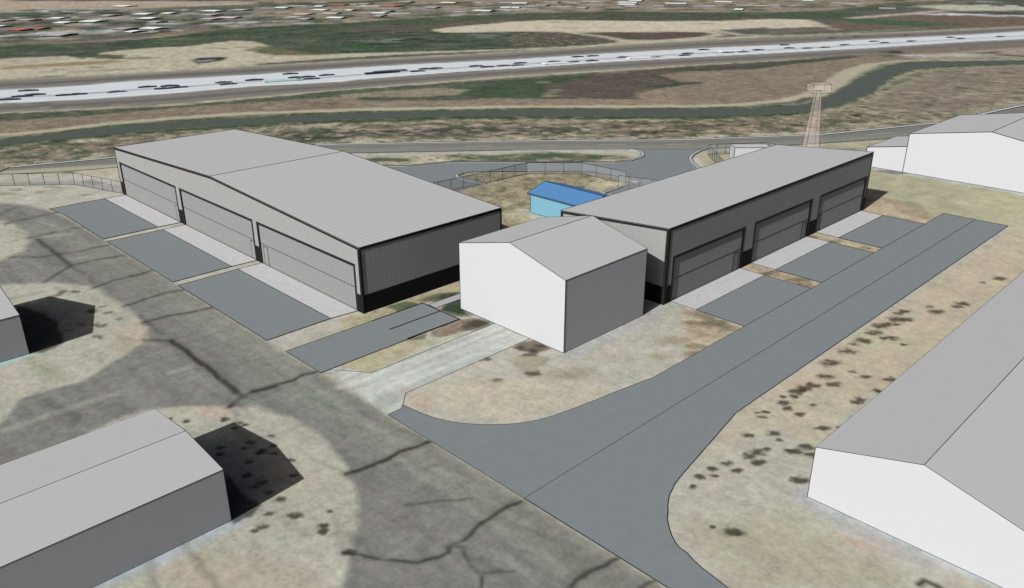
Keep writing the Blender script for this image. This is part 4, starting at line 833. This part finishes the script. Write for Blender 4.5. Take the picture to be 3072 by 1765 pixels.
# ------------------------------------------------------------------ cars on the highway
CC = {'dark': (34,36,42), 'navy': (24,32,70), 'maroon': (96,44,52), 'red': (176,60,58), 'white': (236,240,244), 'teal': (176,208,202), 'olive': (120,122,96), 'grey': (110,114,122)}
for k_, c in CC.items(): M['paint_'+k_] = mat(k_+'_car_paint', pic(c) if k_ == 'white' else pic(c), .5, .2)
M['car_glass'] = mat('dark_car_glass', (.02, .025, .03), .3, .3); M['tyre'] = mat('black_tyre', (.02, .02, .02), .9, 0)
def make_car(col, L=4.5, truck=False):
    w_, hb = .9, .42; t = bpy.data.objects.new('truck' if truck else 'car', None); sc.collection.objects.link(t)
    bm = bmesh.new(); l = L/2
    if truck: prof = [(-l,.25),(l,.25),(l,.9),(l-1.6,1.0),(l-1.8,1.25),(-l,1.25)]
    else: prof = [(-l,.2),(l,.2),(l,.46),(l-.9,.56),(-l+.5,.58),(-l,.5)]
    prism(bm, [(x, -w_, z) for x, z in prof], (0, 2*w_, 0)); bmesh.ops.bevel(bm, geom=[e for e in bm.edges], offset=.07, segments=1, affect='EDGES')
    new_obj('body', bm, ['paint_'+col], t)
    bm = bmesh.new()
    if truck: prism(bm, [(l-1.5,-w_*.9,.9),(l-.2,-w_*.9,.8),(l-.5,-w_*.9,1.15),(l-1.5,-w_*.9,1.2)], (0, 1.8*w_, 0))
    else: prism(bm, [(-1.5,-.78,.55),(1.2,-.78,.55),(.5,-.7,.85),(-1.0,-.7,.85)], (0, 1.5, 0))
    new_obj('window', bm, ['car_glass'], t)
    bm = bmesh.new()
    for x in (-l+.9, l-.9):
        for y in (-.8, .8):
            r = bmesh.ops.create_cone(bm, cap_ends=True, segments=12, radius1=.3, radius2=.3, depth=.22)
            for v in r['verts']: v.co = (v.co.x+x, v.co.z+y, v.co.y+.3)
    split_obj('wheel', bm, ['tyre'], t)
    return t
protos = {}
cars = [(1,280,902,'dark'),(1,1460,865,'dark'),(1,1680,855,'dark'),(1,1620,882,'dark'),(1,1770,870,'dark'),(1,2215,820,'grey'),(1,2260,838,'maroon'),(1,2510,797,'dark'),
 (2,340,735,'dark'),(2,400,771,'dark'),(2,510,765,'dark'),(2,700,748,'dark'),(2,550,785,'dark'),(2,1600,710,'navy'),(2,1680,686,'dark'),(2,1780,681,'dark'),(2,2180,658,'dark'),(2,2290,668,'maroon'),(2,2450,656,'maroon'),
 (3,80,628,'dark'),(3,50,651,'grey'),(3,420,614,'dark'),(3,600,617,'dark'),(3,790,606,'maroon'),(3,650,566,'dark'),(3,800,558,'dark'),(3,1100,570,'red'),(3,1410,569,'olive'),(3,1740,533,'dark'),(3,1710,552,'dark'),(3,1900,496,'dark'),(3,2140,524,'grey'),(3,2290,518,'grey'),(3,2440,497,'dark'),
 (4,165,449,'dark'),(4,210,479,'dark'),(4,390,481,'dark'),(4,560,474,'red'),(4,760,448,'dark'),(4,1050,413,'dark'),(4,1155,427,'dark'),(4,1420,411,'dark'),(4,1810,374,'dark'),(4,1910,385,'dark'),(4,2300,365,'maroon'),(4,1255,518,'dark'),(4,870,365,'grey'),(4,1360,350,'grey'),(4,620,377,'grey'),
 (2,-10,795,'maroon')]
cars += [(-1,x*.41207,y*.41207,'dark') for x, y in ((160,705),(255,692),(70,728),(560,690),(480,696))]+[(-1,850*.41207,672*.41207,'grey')]
trucks = [(2,270,806,'teal'),(2,1330,712,'grey'),(2,1250,728,'dark'),(3,450,632,'white'),(3,1280,579,'white'),(3,2180,512,'white')]
desc = {'dark':'small dark car driving on the pale highway lanes','grey':'small grey car on the distant highway','navy':'navy blue car ahead of the grey truck on the highway','maroon':'small maroon car on the distant highway','olive':'olive car just ahead of the white box truck on the highway',
 'white':'white box truck on the pale highway lanes','teal':'pale teal truck on the highway lanes at upper left'}
hw_dir = lambda p: (lambda a, b_: (b_-a)/np.linalg.norm(b_-a))(G((p[0]-40, np.interp(p[0]-40, [q[0] for q in mid(whT,whB,.6)], [q[1] for q in mid(whT,whB,.6)]))), G((p[0]+40, np.interp(p[0]+40, [q[0] for q in mid(whT,whB,.6)], [q[1] for q in mid(whT,whB,.6)]))))
for lst, tr in ((cars, False), (trucks, True)):
    for n_, x, y, c in lst:
        p = (x, y) if n_ < 0 else T(n_, (x, y))[0]
        key = (c, tr)
        if key not in protos: o = protos[key] = make_car(c, 11. if tr else 4.8, tr)
        else:
            s_ = protos[key]; o = s_.copy(); sc.collection.objects.link(o)
            for ch_ in s_.children: cc = ch_.copy(); sc.collection.objects.link(cc); cc.parent = o
        g = G(p); d = hw_dir(p); o.location = (g[0], g[1], 0); o.rotation_euler = (0, 0, math.atan2(d[1], d[0])); o.scale = (1., .85, .42)
        lab = desc.get(c, '')
        if tr: lab = {'teal': desc['teal'], 'white': desc['white'], 'dark': 'long dark lorry beside the grey lorry on the highway', 'grey': 'long grey lorry behind the navy car on the highway'}[c]
        if c == 'red': lab = 'red car on the highway straight above the tower' if n_ == 4 else 'red car behind the white box truck on the highway'
        tag(o, lab, 'truck' if tr else 'car', 'vehicles driving on the highway')

# ------------------------------------------------------------------ houses of the far town
for k_, c in {'white': (226,236,232), 'grey': (176,172,170), 'red': (172,112,102), 'mauve': (176,160,164), 'peach': (200,180,160), 'pinkwhite': (204,192,194)}.items(): M['roof_'+k_] = mat(k_+'_house_roof', pic(c), .9, .05, speck=.05)
M['house_wall'] = mat('house_render', pic((150,140,130)), .9, .05, speck=.05)
def make_house(col):
    t = bpy.data.objects.new('house', None); sc.collection.objects.link(t)
    bm = bmesh.new(); prism(bm, [(-4.7,-4.5,0),(-4.7,4.5,0),(-4.7,4.5,.5),(-4.7,0,.75),(-4.7,-4.5,.5)], (9.4, 0, 0)); new_obj('wall', bm, ['house_wall'], t)
    bm = bmesh.new()
    prism(bm, [(-5,-5,.48),(-5,0,.76),(-5,5,.48),(-5,5,.56),(-5,0,.86),(-5,-5,.56)], (10, 0, 0))
    new_obj('roof', bm, ['roof_'+col], t); return t
H_ = [(1,1240,67,200,'white'),(1,50,213,130,'grey'),(1,290,205,200,'mauve'),(1,590,187,150,'white'),(1,650,232,180,'white'),(1,930,217,200,'white'),(1,20,268,120,'white'),(1,240,299,220,'red'),(1,390,292,160,'red'),(1,1440,145,180,'white'),(1,1690,138,120,'white'),(1,1490,188,170,'white'),(1,1560,225,140,'grey'),(1,2280,182,220,'pinkwhite'),(1,2120,115,200,'white'),(1,2100,195,180,'grey'),(1,1530,288,220,'white'),(1,1350,320,110,'white'),(1,600,352,250,'grey'),(1,2100,155,150,'grey'),(1,2400,105,180,'grey'),(1,1100,160,150,'grey'),(1,1250,292,180,'mauve'),
 (2,270,83,150,'white'),(2,820,53,200,'red'),(2,640,68,100,'white'),(2,650,105,160,'white'),(2,470,147,200,'peach'),(2,750,140,180,'pinkwhite'),(2,940,108,80,'white'),(2,1330,68,200,'red'),(2,1230,137,160,'white'),(2,800,183,180,'white'),(2,1920,33,180,'white'),(2,2260,112,220,'white'),(2,1230,165,90,'grey'),(2,2480,80,120,'white'),(2,2480,35,150,'grey'),(2,1500,25,120,'grey'),(2,1300,120,120,'grey'),(2,500,195,120,'grey'),(2,1080,45,140,'mauve'),(2,1750,80,140,'grey'),
 (3,80,38,180,'white'),(3,40,82,90,'white'),(3,1150,30,220,'white'),(3,1150,50,200,'white'),(3,1180,70,150,'grey'),(3,1620,40,240,'white'),(3,1450,68,120,'grey'),(3,2100,25,200,'white'),(3,2300,60,200,'grey'),(3,2250,100,100,'white'),(3,1230,12,150,'white'),(3,700,85,110,'grey'),(3,2450,65,120,'peach'),(3,400,30,160,'grey'),(3,300,60,140,'mauve'),
 (4,400,12,120,'white'),(4,1180,90,180,'grey'),(4,60,60,120,'mauve'),(4,700,40,160,'grey')]
hp = {}
for n_, x, y, L, c in H_:
    if c not in hp: o = hp[c] = make_house(c)
    else:
        s_ = hp[c]; o = s_.copy(); sc.collection.objects.link(o)
        for ch_ in s_.children: cc = ch_.copy(); sc.collection.objects.link(cc); cc.parent = o
    p = T(n_, (x, y))[0]; g = G(p); mpp = np.linalg.norm(G((p[0]+10, p[1]))-g)/10; o.location = (*g, 0)
    o.rotation_euler = (0, 0, math.atan2(RT[1], RT[0])+math.radians(random.choice((-22,-16,-10)))); k_ = L*.303*mpp/10; o.scale = (k_*.85, random.uniform(.9, 1.4), 1)
    tag(o, {'white':'bright white roofed low house in the distant town','grey':'pale grey roofed low house in the distant town','red':'red roofed low house in the distant town','mauve':'dull mauve roofed low house in the distant town','peach':'peach roofed low house in the distant town','pinkwhite':'pinkish white roofed low house in the distant town'}[c], 'house', 'houses of the distant town')
